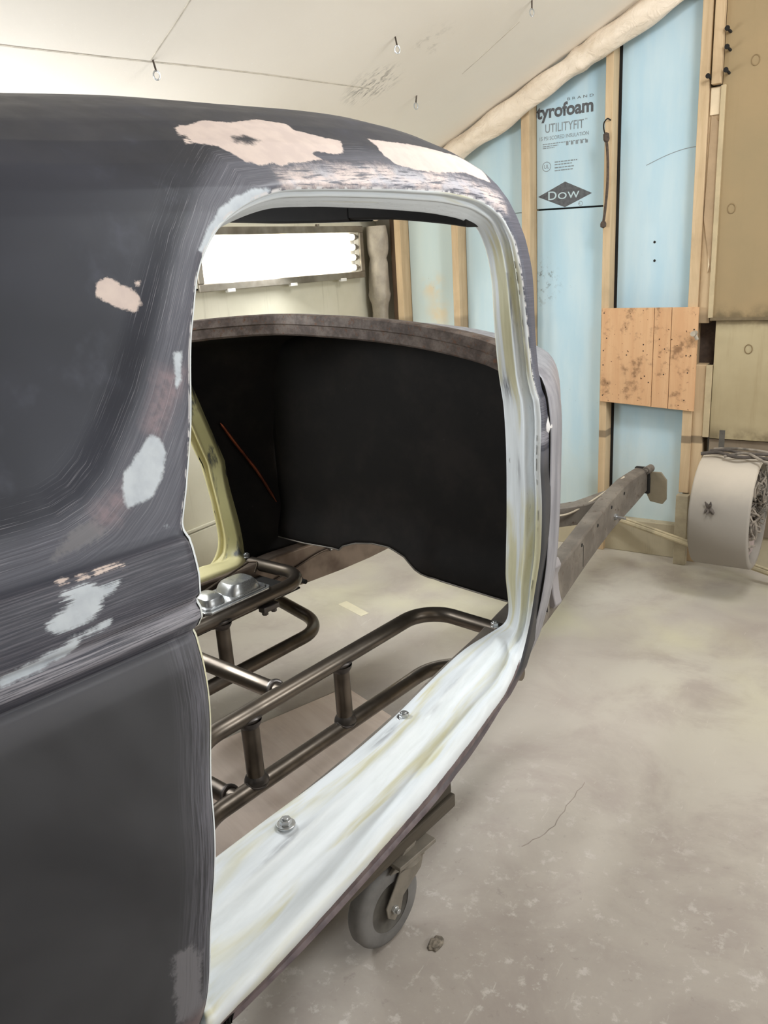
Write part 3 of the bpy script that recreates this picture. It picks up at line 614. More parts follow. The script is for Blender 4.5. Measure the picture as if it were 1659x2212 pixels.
# cowl: outer skin with a dark inside
CS = [(.38,.60),(.45,.632),(.53,.655),(.62,.675),(.72,.690),(.86,.698),(1.0,.701),(1.10,.702),(1.16,.698),(1.20,.690),(1.235,.674),(1.26,.650),(1.275,.62),(1.288,.575),(1.302,.50),(1.318,.38),(1.330,.25),(1.336,.12),(1.338,0)]
CT = [(.02,1.015),(.1,1.0),(.18,.945),(.28,.865),(.38,.79),(.46,.73)]
def cowl_pts(a, tilt=True):
    s = hermite(CT, np.array([a]))[0]; out = []
    side = [(z, b) for z, b in CS]; full = [(z, b) for z, b in side]+[(z, -b) for z, b in reversed(side[:-1])]
    for z, b in full:
        zz = z-(.06*(a-.05) if z > 1.0 else 0)*(z-1.0)/.37
        k = float(sst(np.array(z), 1.0, 1.3))
        zq = zz-.035*b*k+.012*k; out.append((b*s, a+.012*float(sst(np.array(zz), 1.17, 1.27))*max(0, 1-(a-.026)/.15)-LEAN*max(zq-.86, 0)*float(sst(np.array(-b), .25, .62)), zq))
    return out
cw = np.array([cowl_pts(a) for a in np.linspace(.026, .46, 30)])
for_dense = []
def dense(row, m):
    d = np.concatenate([[0], np.cumsum(np.linalg.norm(np.diff(row, axis=0), axis=1))]); q = np.linspace(0, d[-1], m)
    P = smooth_path([tuple(p) for p in row], 6); P = np.array([tuple(p) for p in P]); d = np.concatenate([[0], np.cumsum(np.linalg.norm(np.diff(P, axis=0), axis=1))])
    return np.stack([np.interp(np.linspace(0, d[-1], m), d, P[:, i]) for i in range(3)], 1)
cw = np.array([dense(r, 120) for r in cw])
co = np_grid_obj('cowl', cw.reshape(-1, 3), 30, 120, [COWL, LINER], coupe, flip=False)
sd = co.modifiers.new('gauge', 'SOLIDIFY'); sd.thickness = .010; sd.offset = -1; sd.material_offset = 1; sd.material_offset_rim = 1
# small belt bump left on the cowl beside the pillar
m = MB(); m.prism([(.0,1.085),(.0,1.165),(.010,1.160),(.018,1.130),(.024,1.105),(.018,1.085)], 1, .004, .040)
bb = m.build('belt_moulding', simple('white_filler', (226, 224, 224), 0.6, var=0.06), coupe, bevel=.004); bb.location = (.688, .0, .0); bb['label'] = 'white filled belt moulding end'
# dash opening flange
FL = [(-.70,1.345),(-.66,1.374),(-.55,1.388),(-.42,1.396),(-.28,1.398),(-.10,1.394),(.06,1.387),(.245,1.373),(.40,1.352),(.52,1.328),(.58,1.306),(.605,1.292)]
fp_ = smooth_path([(b, .020-.01*(1-(b/.7)**2)-LEAN*max(z-.86, 0)*float(sst(np.array(-b), .25, .62)), z) for b, z in FL], 8)
prof = [(.060,-.004),(.010,.0),(.0,-.004),(-.004,-.030),(.002,-.034),(.004,-.062),(.012,-.068),(.05,-.070)]
rows = [[(p[0]*(1-.02*abs(dz)/.07), p[1]+da, p[2]+dz) for da, dz in prof] for p in fp_]
m = MB(); m.grid(rows); fo = m.build('dash_flange', RUST, coupe, angle=30); fo['label'] = 'rusty brown curved flange of the dash opening'
# firewall with the tunnel arch
def fw_bot(b):
    pts = [(-.66,.53),(-.60,.522),(-.45,.52),(-.30,.527),(-.255,.53),(-.235,.548),(-.18,.568),(-.10,.580),(-.02,.580),(.05,.560),(.10,.525),(.14,.508),(.20,.500),(.40,.488),(.66,.478)]
    return float(np.interp(b, [p[0] for p in pts], [p[1] for p in pts]))
def fw_top(b): return float(np.interp(abs(b), [0, .25, .4, .5, .56, .60, .63], [1.352, 1.335, 1.31, 1.27, 1.22, 1.12, .95]))-.03*b
rows = []; bs = sorted(set([round(x, 4) for x in np.linspace(-.60, .60, 49)]+[-.255, -.235, .10]))
for b in bs:
    z0 = fw_bot(b); z1 = fw_top(b); row = []
    for k in range(17):
        f = (k/16)**1.5; z = z0+(z1-z0)*f
        a = .25-.035*float(sst(np.array(.66-z), 0, .14))
        da = math.hypot((b+.06)/1.0, 0); arch = float(sst(np.array(.24-abs(b+.06)), 0, .06))*float(sst(np.array(.70-z), 0, .06))
        row.append((b, a-.012*arch, z))
    rows.append(row)
m = MB(); m.grid(rows); fwo = m.build('firewall', LINER, coupe, angle=40)
sd = fwo.modifiers.new('gauge', 'SOLIDIFY'); sd.thickness = .004; sd.offset = 0
ed = [tuple(np.array(r[0])+np.array((0, -.003, -.001))) for r in rows]
m = MB(); m.tube(ed, .0028, 6); eo = m.build('sheet_edge', EDGE, fwo); eo['label'] = 'bright cut edge of the sheet metal'
# kick panel ridges on the far side with rust showing
m = MB()
m.tube(smooth_path([(-.672, .058, 1.00), (-.655, .108, .91), (-.628, .175, .79), (-.598, .228, .66)], 8), [.002]+[.006]*22+[.003, .002], 8)
kr = m.build('kick_panel_ridge', m_steel('orange_rust_streak', (156, 84, 54), (92, 50, 36), .5), coupe); kr['label'] = 'orange rust ridge on the dark kick panel'
# windshield header, two overlapping pressings
HD = [(-.66,1.690),(-.45,1.688),(-.281,1.678),(-.063,1.660),(.117,1.650),(.209,1.646),(.218,1.649),(.358,1.640),(.501,1.621),(.581,1.607)]
hp = smooth_path([(b, -.11, z) for b, z in HD], 8)
def header(sel, off):
    prof = [(.05,.13),(-.035,.10),(-.035,.006),(-.028,.0),(.06,.0),(.085,.02),(.085,.11)]
    rows = [[(p[0], p[1]+da+off*.5, p[2]+dz*(1-.62*min(1, abs(p[0])/.6)**3)-off) for da, dz in prof] for p in hp if sel(p[0])]
    m = MB(); m.grid(rows, cv=True); n = len(prof)
    m.add(rows[0], [tuple(range(n))]); m.add(rows[-1], [tuple(range(n))]); return m.build('windshield_header', LINER, coupe, angle=30)
header(lambda b: b < .212, .0); header(lambda b: b > .209, .0)

# ------------------------------------------------------------------ chassis
def rail_xy(a): return float(hermite([(-2.1,.60),(-.8,.60),(-.55,.578),(-.25,.532),(.1,.487),(.5,.418),(.9,.352),(1.3,.292),(1.7,.262)], np.array([a]))[0])
def rail_top(a): return float(np.interp(a, [-2.1,.0,.10,.5,.66,1.1,1.42,1.66], [.486,.486,.496,.496,.503,.548,.573,.568]))
def rail_bot(a): return float(np.interp(a, [-2.1,.3,.5,.9,1.45,1.66], [.345,.345,.352,.398,.437,.470]))
RA = [-2.1,-1.6,-1.2,-.9,-.7,-.5,-.35,-.2,-.05,.1,.25,.4,.55,.7,.85,1.0,1.15,1.3,1.42,1.5,1.58,1.64]
def rail(side):
    rows = []
    for a in RA:
        b = rail_xy(a); w_ = .062; t = rail_top(a); q = rail_bot(a)
        sec = [(b,q),(b,q+.003),(b,t-.006),(b+.006,t),(b+w_-.006,t),(b+w_,t-.006),(b+w_,q)]
        rows.append([(side*x, a, z) for x, z in sec])
    m = MB(); m.grid(rows, cv=True); m.add(rows[-1], [tuple(range(7))]); m.add(rows[0], [tuple(range(6, -1, -1))])
    return m.build('frame_rail', DUSTY if side > 0 else FARR, coupe, angle=30, bevel=.002)
FARR = m_steel('brown_far_rail_steel', (140, 126, 114), (104, 90, 80), .5)
rr = rail(1); rl = rail(-1); rl['label'] = 'brown far frame rail with brake line'
# horn end of the near rail: dark end cap, bent plate, sleeve
m = MB(); m.prism([(.266,.452),(.266,.572),(.33,.574),(.338,.52),(.338,.452)], 1, 1.640, 1.664); m.build('end_cap', BLACK, rr, bevel=.004)
m = MB(); m.prism([(.300,.575),(.385,.578),(.412,.545),(.414,.455),(.396,.430),(.338,.436),(.320,.470)], 1, 1.655, 1.664); m.v = [(x, y, z-.022) for x, y, z in m.v]
hb = m.build('horn_plate', simple('dusty_bracket', (142, 132, 112), .65, .1, var=.1), rr, bevel=.003)
m = MB(); m.cyl((.33, 1.62, .566), (.33, 1.675, .566), .018, n=16); m.cyl((.33, 1.612, .566), (.33, 1.62, .566), .010, n=6); m.build('shackle_sleeve', DUSTY, rr, bevel=.002)
for a, z in ((.78,.492),(.98,.505),(1.17,.523),(1.34,.535)):
    b = rail_xy(a)+.062
    m = MB(); m.cyl((b-.002, a, z), (b+.0012, a, z), .0075, n=14); m.build('bolt_hole', BLACK, rr)
m = MB(); a, z = 1.22, .468; b = rail_xy(a)+.060; m.cyl((b, a, z), (b+.012, a, z), .014, n=6); m.cyl((b, a, z), (b+.05, a-.004, z), .006, n=10); m.build('rail_bolt', ZINC, rr)
m = MB(); a = .80; b = rail_xy(a)+.0625
m.box((b-.002, a-.0012, .40), (b+.0006, a+.0012, .485)); m.build('seam_line', BLACK, rr)
# body mount at the front foot of the cowl
m = MB(); m.prism([(.468,.40),(.505,.385),(.515,.40),(.505,.44),(.500,.50),(.512,.535),(.500,.560),(.468,.555)], 1, .43, .475); 
bm_ = m.build('body_mount', simple('primer_streaked_mount', (150, 146, 148), .55, var=.15), coupe, bevel=.004)
# front crossmember seen past the cowl
m = MB()
pth = [(-.30, 1.30), (-.20, 1.10), (.0, 1.06), (.17, 1.07), (.235, 1.16), (.275, 1.36)]
rows = []
for i, (b, a) in enumerate(pth):
    q = Vector(pth[min(i+1, 5)])-Vector(pth[max(i-1, 0)]); nrm = Vector((-q.y, q.x)).normalized()*.035
    rows.append([(b+nrm.x, a+nrm.y, .44), (b+nrm.x, a+nrm.y, .525), (b-nrm.x, a-nrm.y, .525), (b-nrm.x, a-nrm.y, .44)])
m.grid(rows, cv=True); m.build('front_crossmember', DUSTY, coupe, angle=30, bevel=.005)
m = MB(); m.tube(smooth_path([(.10, 1.02, .505), (.19, 1.025, .50), (.24, 1.10, .505), (.285, 1.30, .545), (.30, 1.45, .575)], 6), .004, 8)
m.build('brake_line', simple('pale_brake_line', (214, 202, 182), .5, .2), coupe)
m = MB(); m.box((.160, 1.005, .485), (.182, 1.04, .512)); m.build('line_clip', DUSTY, coupe, bevel=.002)
# tube members: a pair on each side, mirrored
TR = .0235
for s in (1, -1):
    up = fillet_path([(s*.60, -1.25, .478), (s*.262, -.85, .478), (s*.262, .045, .478), (s*.56, .030, .478)], [.14, .105], 10)
    lo = fillet_path([(s*.60, -1.28, .262), (s*.258, -.865, .262), (s*.258, .10, .262), (s*.56, .125, .300)], [.14, .12], 10)
    m = MB(); m.tube(up, TR, 20); m.build('upper_tube', TUBE, coupe)
    m = MB(); m.tube(lo, TR, 20); m.build('lower_tube', TUBE, coupe)
    for a in (-.704, -.360):
        m = MB(); m.cyl((s*.260, a, .262), (s*.260, a, .478), TR, n=20); po = m.build('post_tube', TUBE, coupe)
        for z, d in ((.262+TR-.002, 1), (.478-TR+.002, -1)):
            m = MB()
            m.lathe([(-.004*d, TR+.009), (.004*d, TR+.0075), (.011*d, TR+.004), (.018*d, TR-.001)], (s*.260, a, z), (0, 0, 1), 20)
            ring = [(s*.260+math.cos(t)*(TR+.002), a+math.sin(t)*(TR+.006), z-(.012*d)*abs(math.cos(t))) for t in np.linspace(0, 2*math.pi, 24, endpoint=False)]
            m.tube(ring, .0055, 8, closed=True)
            m.build('weld', WELD, po)
for a, z, bb_ in ((-.590, .478, .262), (-.775, .262, .258)):
    m = MB(); m.cyl((-bb_, a, z), (bb_, a, z), TR, n=20); ct = m.build('cross_tube', TUBE, coupe)
    for s in (1, -1):
        m = MB()
        ring = [(s*(bb_-TR+.004)-s*.012*abs(math.cos(t)), a+math.sin(t)*(TR+.003), z+math.cos(t)*(TR+.003)) for t in np.linspace(0, 2*math.pi, 24, endpoint=False)]
        m.tube(ring, .0055, 8, closed=True)
        m.build('weld', WELD, ct)
# brake cylinder on its bracket beside the far rail
m = MB(); m.box((-.515, -.62, .435), (-.285, .02, .442)); m.build('cylinder_shelf', BLACK, coupe, bevel=.002)
m = MB(); m.prism([(-.385,-.405),(-.275,-.405),(-.262,-.39),(-.262,-.16),(-.275,-.145),(-.385,-.145),(-.397,-.16),(-.397,-.39)], 2, .443, .500); bc = m.build('brake_cylinder', CHAN, coupe, bevel=.006); bc['label'] = 'twin brake cylinder under a silver lid'
m = MB(); m.prism([(-.388,-.412),(-.272,-.412),(-.256,-.396),(-.256,-.150),(-.272,-.134),(-.388,-.134),(-.404,-.150),(-.404,-.396)], 2, .500, .508)
m.prism([(-.380,-.402),(-.280,-.402),(-.268,-.39),(-.268,-.158),(-.280,-.146),(-.380,-.146),(-.392,-.158),(-.392,-.39)], 2, .508, .514)
def dome(m, x0, x1, y0, y1, z0, h, top):
    rows = []
    for k, (f, zz) in enumerate(((1, 0), (.97, .25), (.86, .7), (top, 1.0), (0.02, 1.02))):
        cx, cy = (x0+x1)/2, (y0+y1)/2; hx, hy = (x1-x0)/2*f, (y1-y0)/2*f; ring = []
        for t in np.linspace(0, 2*math.pi, 28, endpoint=False):
            c, s_ = math.cos(t), math.sin(t); p = 4
            r_ = (abs(c)**p+abs(s_)**p)**(-1/p); ring.append((cx+hx*c*r_, cy+hy*s_*r_, z0+h*zz))
        rows.append(ring)
    m.grid(rows, cv=True)
dome(m, -.382, -.278, -.392, -.310, .514, .030, .45); dome(m, -.385, -.275, -.292, -.158, .514, .034, .72)
lid = m.build('cylinder_lid', ZINC, bc, angle=50, bevel=.0015)
m = MB(); m.tube(fillet_path([(-.41, -.10, .552), (-.41, -.43, .49), (-.255, -.445, .47), (-.25, -.40, .46)], .05, 8), .0035, 8); m.tube(smooth_path([(-.41, -.10, .552), (-.37, -.095, .556), (-.31, -.16, .552)], 6), .0035, 8); m.build('bail_wire', CHAN, bc)
# bolt and tab under the far upper tube
m = MB(); m.box((-.265, -.20, .432), (-.235, -.13, .452)); m.cyl((-.25, -.185, .420), (-.25, -.185, .45), .012, n=6); m.cyl((-.25, -.145, .418), (-.25, -.145, .445), .011, n=6); m.build('tube_tab', WELD, coupe, bevel=.003)
m = MB(); m.cyl((-.455, .145, .395), (-.415, .145, .395), .016, n=12); m.cyl((-.415, .145, .395), (-.385, .145, .395), .009, n=10); m.build('rail_stud', BLACK, coupe, bevel=.002)
bl = [(-rail_xy(a)+.006, a, z) for a, z in ((.05, .40), (.17, .425), (.28, .452), (.36, .463), (.45, .50))]
m = MB(); m.tube(smooth_path(bl, 6), .0042, 8); fl_ = m.build('brake_line', CHAN, coupe)
p = bl[3]; m = MB(); m.cyl((p[0]+.002, p[1]-.025, p[2]-.006), (p[0]+.002, p[1]+.012, p[2]+.004), .010, n=6); m.cyl((p[0]+.002, p[1]+.012, p[2]+.004), (p[0]+.002, p[1]+.03, p[2]+.012), .007, n=10); m.build('line_fitting', ZINC, fl_)
# sill bolts and washers
for i, (b, a) in enumerate(((.671, -.966), (.625, -.530), (.540, .010), (-.568, .022))):
    m = MB(); m.cyl((b, a, .4995), (b, a, .5035), .019 if i < 2 else .013, n=24); m.cyl((b, a, .5035), (b, a, .514), .0125, n=6); m.cyl((b, a, .514), (b, a, .5175), .007, n=12)
    m.build('sill_bolt', ZINC, coupe, bevel=.001)
# rub marks on the far jamb and its mounting hole
m = MB(); m.prism([(-.004,-.012),(.004,-.012),(.010,.06),(.004,.10),(-.006,.05)], 0, -.002, .002)
# hinge hole in the near pillar
hz, ha, hb_ = 1.008, .013, .612
m = MB(); m.lathe([(0, .0155), (-.002, .0155), (-.001, .0125), (.012, .0125), (.012, .0)], (hb_, ha-.001, hz), (0, 1, 0), 24); ho = m.build('pillar_hole', BLACK, coupe); ho['label'] = 'round dark hole in the pillar face'

# ------------------------------------------------------------------ room shell
def zc(x): return 1.83+.469*(x+2.717)
KX = -2.75; RX = 3.0; BY = 4.13; FY = -3.0; RIDGE = 0.75
def struct(o): o['kind'] = 'structure'; return o
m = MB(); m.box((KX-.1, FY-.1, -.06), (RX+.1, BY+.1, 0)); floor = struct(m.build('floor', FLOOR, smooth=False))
m = MB(); m.prism([(KX-.1, zc(KX-.1)), (RIDGE, zc(RIDGE)), (RX+.1, zc(RIDGE)), (RX+.1, zc(RIDGE)+.06), (RIDGE, zc(RIDGE)+.06), (KX-.1, zc(KX-.1)+.06)], 1, FY-.1, BY+.1)
ceil_ = struct(m.build('ceiling', CEIL, smooth=False))
def strip(mb, pts, wdt, lift, up):
    for (p, q) in zip(pts[:-1], pts[1:]):
        p = Vector(p); q = Vector(q); d = (q-p).normalized(); s = d.cross(Vector(up)).normalized()*wdt/2; u = Vector(up).normalized()*lift
        mb.add([p-s+u, p+s+u, q+s+u, q-s+u, p-s-u, p+s-u, q+s-u, q-s-u], [(0,1,2,3),(7,6,5,4),(0,4,5,1),(1,5,6,2),(2,6,7,3),(3,7,4,0)])
cn = Vector((.469, 0, -1)).normalized()
SEAMM = simple('ceiling_joint', (208, 198, 182), .8, var=.15, scale=30)
for a, b in (((-2.10,1.2),(-1.955,2.95)), ((-2.034,1.905),(-1.80,1.865)), ((-1.50,3.35),(-1.78,3.40))):
    m = MB(); n = 6; pts = [(a[0]+(b[0]-a[0])*k/n+.004*math.sin(k*5), a[1]+(b[1]-a[1])*k/n, zc(a[0]+(b[0]-a[0])*k/n+.004*math.sin(k*5))) for k in range(n+1)]
    strip(m, pts, .005, .0008, cn); m.build('board_joint', SEAMM, ceil_, smooth=False)
m = MB(); m.prism([(FY, 0), (BY, 0), (BY, zc(KX)+.05), (FY, zc(KX)+.05)], 0, KX-.08, KX); wl = struct(m.build('wall_left', KNEE, smooth=False))
m = MB(); m.box((KX-.08, BY, 0), (RX+.08, BY+.08, 3.6)); wb = struct(m.build('wall_back', PLAIN, smooth=False))
m = MB(); m.box((RX, FY, 0), (RX+.08, BY, 3.6)); struct(m.build('wall_right', PLAIN, smooth=False))
m = MB(); m.box((KX-.08, FY-.08, 0), (RX+.08, FY, 3.6)); struct(m.build('wall_front', PLAIN, smooth=False))
# skirting boards
m = MB(); m.box((KX, FY, 0), (KX+.018, 3.95, .20)); m.box((KX, FY, .20), (KX+.012, 3.95, .392)); m.box((KX, FY, .398), (KX+.012, 3.95, .412)); struct(m.build('baseboard_left', KNEE, bevel=.003, smooth=False))
SOLE = m_wallpaint('dusty_sole_plate', (196, 186, 160), (172, 160, 136), (110, 98, 80), True)
m = MB(); m.box((-2.56, 4.03, 0), (RX, 4.085, .175)); struct(m.build('baseboard_back', SOLE, bevel=.003, smooth=False))
# floor crack
m = MB(); pts = smooth_path([(-.775,1.70,0),(-.735,1.80,0),(-.731,1.92,0),(-.725,2.05,0)], 5)
pts = [Vector((p.x+.003*math.sin(i*2.3), p.y, 0)) for i, p in enumerate(pts)]; strip(m, pts, .0025, .0004, (0, 0, 1)); m.build('crack', simple('crack_line', (158, 148, 138), .9, var=.2), floor, smooth=False)
# foam panels and studs of the back wall (parts of the wall)
def foam(poly, y=4.085): 
    m = MB(); m.prism(poly, 1, y, y+.04); o = m.build('foam_panel', FOAM, wb, smooth=False, bevel=.002); return o
def top(x): return zc(x)-.02
SEAM = 1.727
foam([(-2.505,.17),(-2.19,.17),(-2.19,top(-2.19)),(-2.505,top(-2.505))])
foam([(-2.148,.17),(-1.79,.17),(-1.79,SEAM-.001),(-2.148,SEAM+.001)]); foam([(-2.148,SEAM+.003),(-1.79,SEAM+.001),(-1.79,top(-1.79)),(-2.148,top(-2.148))])
foam([(-1.742,.17),(-1.372,.17),(-1.372,SEAM-.006),(-1.742,SEAM+.002)])
fp = foam([(-1.742,SEAM+.010),(-1.372,SEAM+.002),(-1.372,top(-1.372)),(-1.742,top(-1.742))])
foam([(-1.326,.17),(-.962,.17),(-.962,top(-.962)),(-1.326,top(-1.326))], 4.083)
m = MB(); m.box((-1.745, 4.115, .1), (-1.37, 4.129, 1.9)); m.box((-1.336, 4.08, .17), (-1.322, 4.129, 2.4)); m.build('dark_gap', BLACK, wb, smooth=False)
def stud(x0, x1, z0, z1, y0=4.0, mat=STUD, y1=4.128):
    m = MB(); m.box((x0, y0, z0), (x1, y1, z1)); return m.build('stud', mat, wb, smooth=False, bevel=.003)
stud(-2.600, -2.552, 0, zc(-2.6)-.03, 4.04, STUDD); stud(-2.547, -2.507, 0, zc(-2.55)-.03)
stud(-2.190, -2.150, 0, zc(-2.19)-.03); stud(-1.788, -1.744, 0, zc(-1.788)-.03); stud(-1.372, -1.336, 0, zc(-1.372)-.03)
stud(-.962, -.918, .36, zc(-.962)-.03, 3.995); stud(-.918, -.868, 1.175, 2.16, 4.012); stud(-.918, -.868, 0, .985, 4.012)
m = MB(); m.box((-.907, 3.972, 2.165), (-.868, 4.012, 2.62)); m.build('stud', STUD, wb, smooth=False, bevel=.003)
m = MB(); m.prism([(-.914,1.63),(-.874,1.40),(-.872,2.02),(-.905,2.05)], 1, 4.003, 4.014); m.build('stud_splice', simple('darker_lumber', (176, 150, 118), .7, var=.1), wb, smooth=False)  # darker piece of lumber on the stud
m = MB(); m.prism([(-.885,1.40),(-.872,1.48),(-.868,1.66),(-.876,1.74),(-.892,1.58)], 1, 4.004, 4.013); m.build('stud_splice', simple('pale_bare_lumber', (232, 212, 180), .7, var=.08), wb, smooth=False)
m = MB(); m.box((-.912, 4.004, 2.05), (-.874, 4.014, 2.155)); m.build('stud_splice', bpy.data.materials['pale_bare_lumber'], wb, smooth=False)
m = MB(); m.box((-.918, 4.08, .98), (-.838, 4.12, 1.18)); m.build('dark_notch', simple('dark_brown_notch', (86, 70, 60), .85, var=.25, scale=18), wb, smooth=False)
# sheets to the right of the studs
m = MB(); m.box((-.866, 4.0, 1.20), (.35, 4.02, 3.5)); m.build('wall_sheet', OLDPLY, wb, smooth=False, bevel=.002)
m = MB(); m.box((.354, 4.0, 1.20), (RX, 4.02, 3.5)); m.build('wall_sheet', OLDPLY, wb, smooth=False, bevel=.002)
m = MB(); m.prism([(-.836,.64),(.35,.64),(.35,1.19),(-.836,1.19)], 1, 4.004, 4.022); m.build('wall_sheet', OLDPLY, wb, smooth=False, bevel=.002)
m = MB(); m.box((.354, 4.004, .64), (RX, 4.022, 1.19)); m.build('wall_sheet', OLDPLY, wb, smooth=False, bevel=.002)
LOWW = m_wallpaint('dark_lower_sheet', (150, 136, 116), (126, 112, 96), (96, 84, 72), True)
m = MB(); m.box((-.838, 4.02, .17), (RX, 4.035, .635)); m.build('wall_sheet', LOWW, wb, smooth=False, bevel=.002)
m = MB(); m.box((-.870, 3.988, 1.20), (-.850, 4.03, 2.16)); m.build('edge_batten', simple('pale_batten', (188, 170, 136), .7, var=.1), wb, smooth=False, bevel=.002)
m = MB(); m.box((-.866, 3.996, .985), (-.838, 4.02, .645)); m.build('edge_batten', bpy.data.materials['pale_batten'], wb, smooth=False, bevel=.002)
m = MB(); m.box((-.86, 3.985, 1.188), (RX, 4.02, 1.202)); m.build('sheet_ledge', simple('dirty_ledge', (120, 104, 78), .8, var=.2), wb, smooth=False, bevel=.002)
for x, z in ((-.846, 2.356), (-.843, 2.288), (-.842, 2.202), (-.912, 2.19)):
    m = MB(); m.cyl((x, 4.0, z), (x-.004, 3.955, z+.006), .006, .005, 8); m.cyl((x-.004, 3.955, z+.006), (x-.005, 3.948, z+.007), .010, n=10); m.build('wall_nail', BLACK, wb)
for x, z in ((-.742, 2.235), (-.800, 1.665), (-.690, 1.06)):
    ring = [(x+.016*math.cos(t), 3.999 if z > 1.2 else 4.003, z+.02*math.sin(t)) for t in np.linspace(0, 2*math.pi, 20, endpoint=False)]
    m = MB(); m.tube(ring, .0022, 6, closed=True); m.build('round_mark', simple('mark_brown', (140, 118, 84), .8), wb)
for x, z in ((-1.149, 1.545), (-1.146, 1.461)):
    m = MB(); m.cyl((x, 4.082, z), (x, 4.086, z), .006, n=10); m.build('nail_hole', BLACK, wb)

# printing on the foam
def text(body, x0, x1, z0, zh, parent, mat, bold=0.0, y=4.0845, name='lettering', shear=0.0):
    c = bpy.data.curves.new('t', 'FONT'); c.body = body; c.offset = bold; c.shear = shear; c.extrude = .0
    o = bpy.data.objects.new('t', c); COL.objects.link(o); bpy.context.view_layer.update()
    me = bpy.data.meshes.new_from_object(o.evaluated_get(bpy.context.evaluated_depsgraph_get())); bpy.data.objects.remove(o)
    me.name = name
    co = np.zeros(len(me.vertices)*3); me.vertices.foreach_get('co', co); co = co.reshape(-1, 3)
    mn = co.min(0); mx = co.max(0); X = x0+(co[:, 0]-mn[0])/(mx[0]-mn[0])*(x1-x0)
    cap = zh/.72 if zh > 0 else 1; Z = z0+co[:, 1]*cap
    me.vertices.foreach_set('co', np.stack([X, np.full(len(X), y), Z], 1).astype(np.float32).ravel()); me.update()
    me.materials.clear(); me.materials.append(mat)
    q = bpy.data.objects.new(name, me); COL.objects.link(q); q.parent = parent; return q
text('Styrofoam', -1.775, -1.457, 2.150, .058, fp, INK, .034)
text('B R A N D', -1.585, -1.457, 2.212, .012, fp, INK, .0)
text('UTILITYFIT', -1.697, -1.502, 2.083, .040, fp, INKL, .008)
text('TM', -1.498, -1.486, 2.116, .008, fp, INKL)
text('15 PSI SCORED INSULATION', -1.726, -1.478, 2.050, .017, fp, INKL, .006)
DM = 4.0842
m = MB(); m.prism([(-1.735,1.794),(-1.594,1.853),(-1.457,1.789),(-1.594,1.735)], 1, DM, DM+.001); dm = m.build('diamond_logo', INK, fp, smooth=False)
text('D', -1.681, -1.637, 1.775, .040, fp, FOAMP, .010, 4.0836); text('O', -1.630, -1.585, 1.775, .031, fp, FOAMP, .010, 4.0836); text('W', -1.580, -1.520, 1.775, .031, fp, FOAMP, .010, 4.0836)
text('R', -1.524, -1.514, 1.741, .010, fp, INKL, .0)
def ring(cx, cz, r, th, parent, mat):
    m = MB(); v = []; f = []; n = 28
    for k in range(n):
        t = 2*math.pi*k/n; v += [(cx+r*math.cos(t), 4.0844, cz+r*math.sin(t)), (cx+(r-th)*math.cos(t), 4.0844, cz+(r-th)*math.sin(t))]
    for k in range(n): j = (k+1) % n; f.append((2*k, 2*j, 2*j+1, 2*k+1))
    m.add(v, f); return m.build('round_logo', mat, parent, smooth=False)
ring(-1.690, 1.930, .023, .003, fp, INKL); ring(-1.514, 1.746, .011, .002, fp, INKL); text('UL', -1.703, -1.677, 1.922, .018, fp, INKL, .01)
m = MB()
for z, x1, th in ((2.030, -1.49, .004), (2.020, -1.63, .004), (2.012, -1.65, .004)):
    x = -1.71
    while x < x1: wdt = random.uniform(.006, .02); m.box((x, 4.0843, z), (min(x+wdt, x1), 4.0848, z+th)); x += wdt+.003
for k in range(5): m.box((-1.59+k*.024, 4.0843, 2.016), (-1.578+k*.024, 4.0848, 2.030))
for i, z in enumerate((1.944, 1.932, 1.918, 1.905)):
    x = -1.648; x1 = (-1.53, -1.56, -1.55, -1.555)[i]
    while x < x1: wdt = random.uniform(.006, .02); m.box((x, 4.0843, z), (min(x+wdt, x1), 4.0848, z+.005)); x += wdt+.003
sp = m.build('small_print', INKL, fp, smooth=False)
# cable arc scuff on the right foam panel
m = MB(); pts = [Vector((-1.20+.24*k/14, 4.0825, 1.885+.055*math.sin(k/14*1.7))) for k in range(15)]; strip(m, pts, .003, .0006, (0, 1, 0)); m.build('scuff', INKL, wb, smooth=False)

# ------------------------------------------------------------------ plastic film rolls
def film_roll(name, p0, p1, r, n, label, mat, folds=()):
    p0 = Vector(p0); p1 = Vector(p1); d = (p1-p0); L = d.length; ax = d.normalized(); u = Vector((0, 1, 0)); u = (u-ax*u.dot(ax)).normalized(); w_ = ax.cross(u); rows = []
    for i in range(n+1):
        t = i/n; row = []; k = 1+.10*math.sin(t*L*9)+.06*math.sin(t*L*23+1)
        for f0, g in folds: k += g*math.exp(-((t-f0)/.012)**2)
        for j in range(20):
            a = 2*math.pi*j/20; q = r*k*(1+.08*math.sin(3*a+t*L*7)+.05*math.sin(5*a-t*L*19))
            row.append(p0+d*t+u*(math.cos(a)*q*.8)+w_*(math.sin(a)*q))
        rows.append(row)
    m = MB(); m.grid(rows, cv=True); m.add(rows[0], [tuple(range(19, -1, -1))]); m.add(rows[-1], [tuple(range(20))])
    o = m.build(name, mat, None, angle=60); return tag(o, label, 'plastic film')
film_roll('film_roll', (-2.66, 3.96, zc(-2.66)-.062), (-.25, 3.96, zc(-.25)-.062), .052, 130, 'long rolled cream plastic film running up under the sloped ceiling', FILM, ((.49, .22), (.50, -.12), (.22, .1), (.75, .12)))
film_roll('film_roll', (-2.655, 3.985, 0.0), (-2.655, 3.985, 1.72), .056, 70, 'upright creased grey plastic film roll in the wall corner by the lamp', FILMG, ((.78, .2), (.6, -.2), (.9, -.18)))

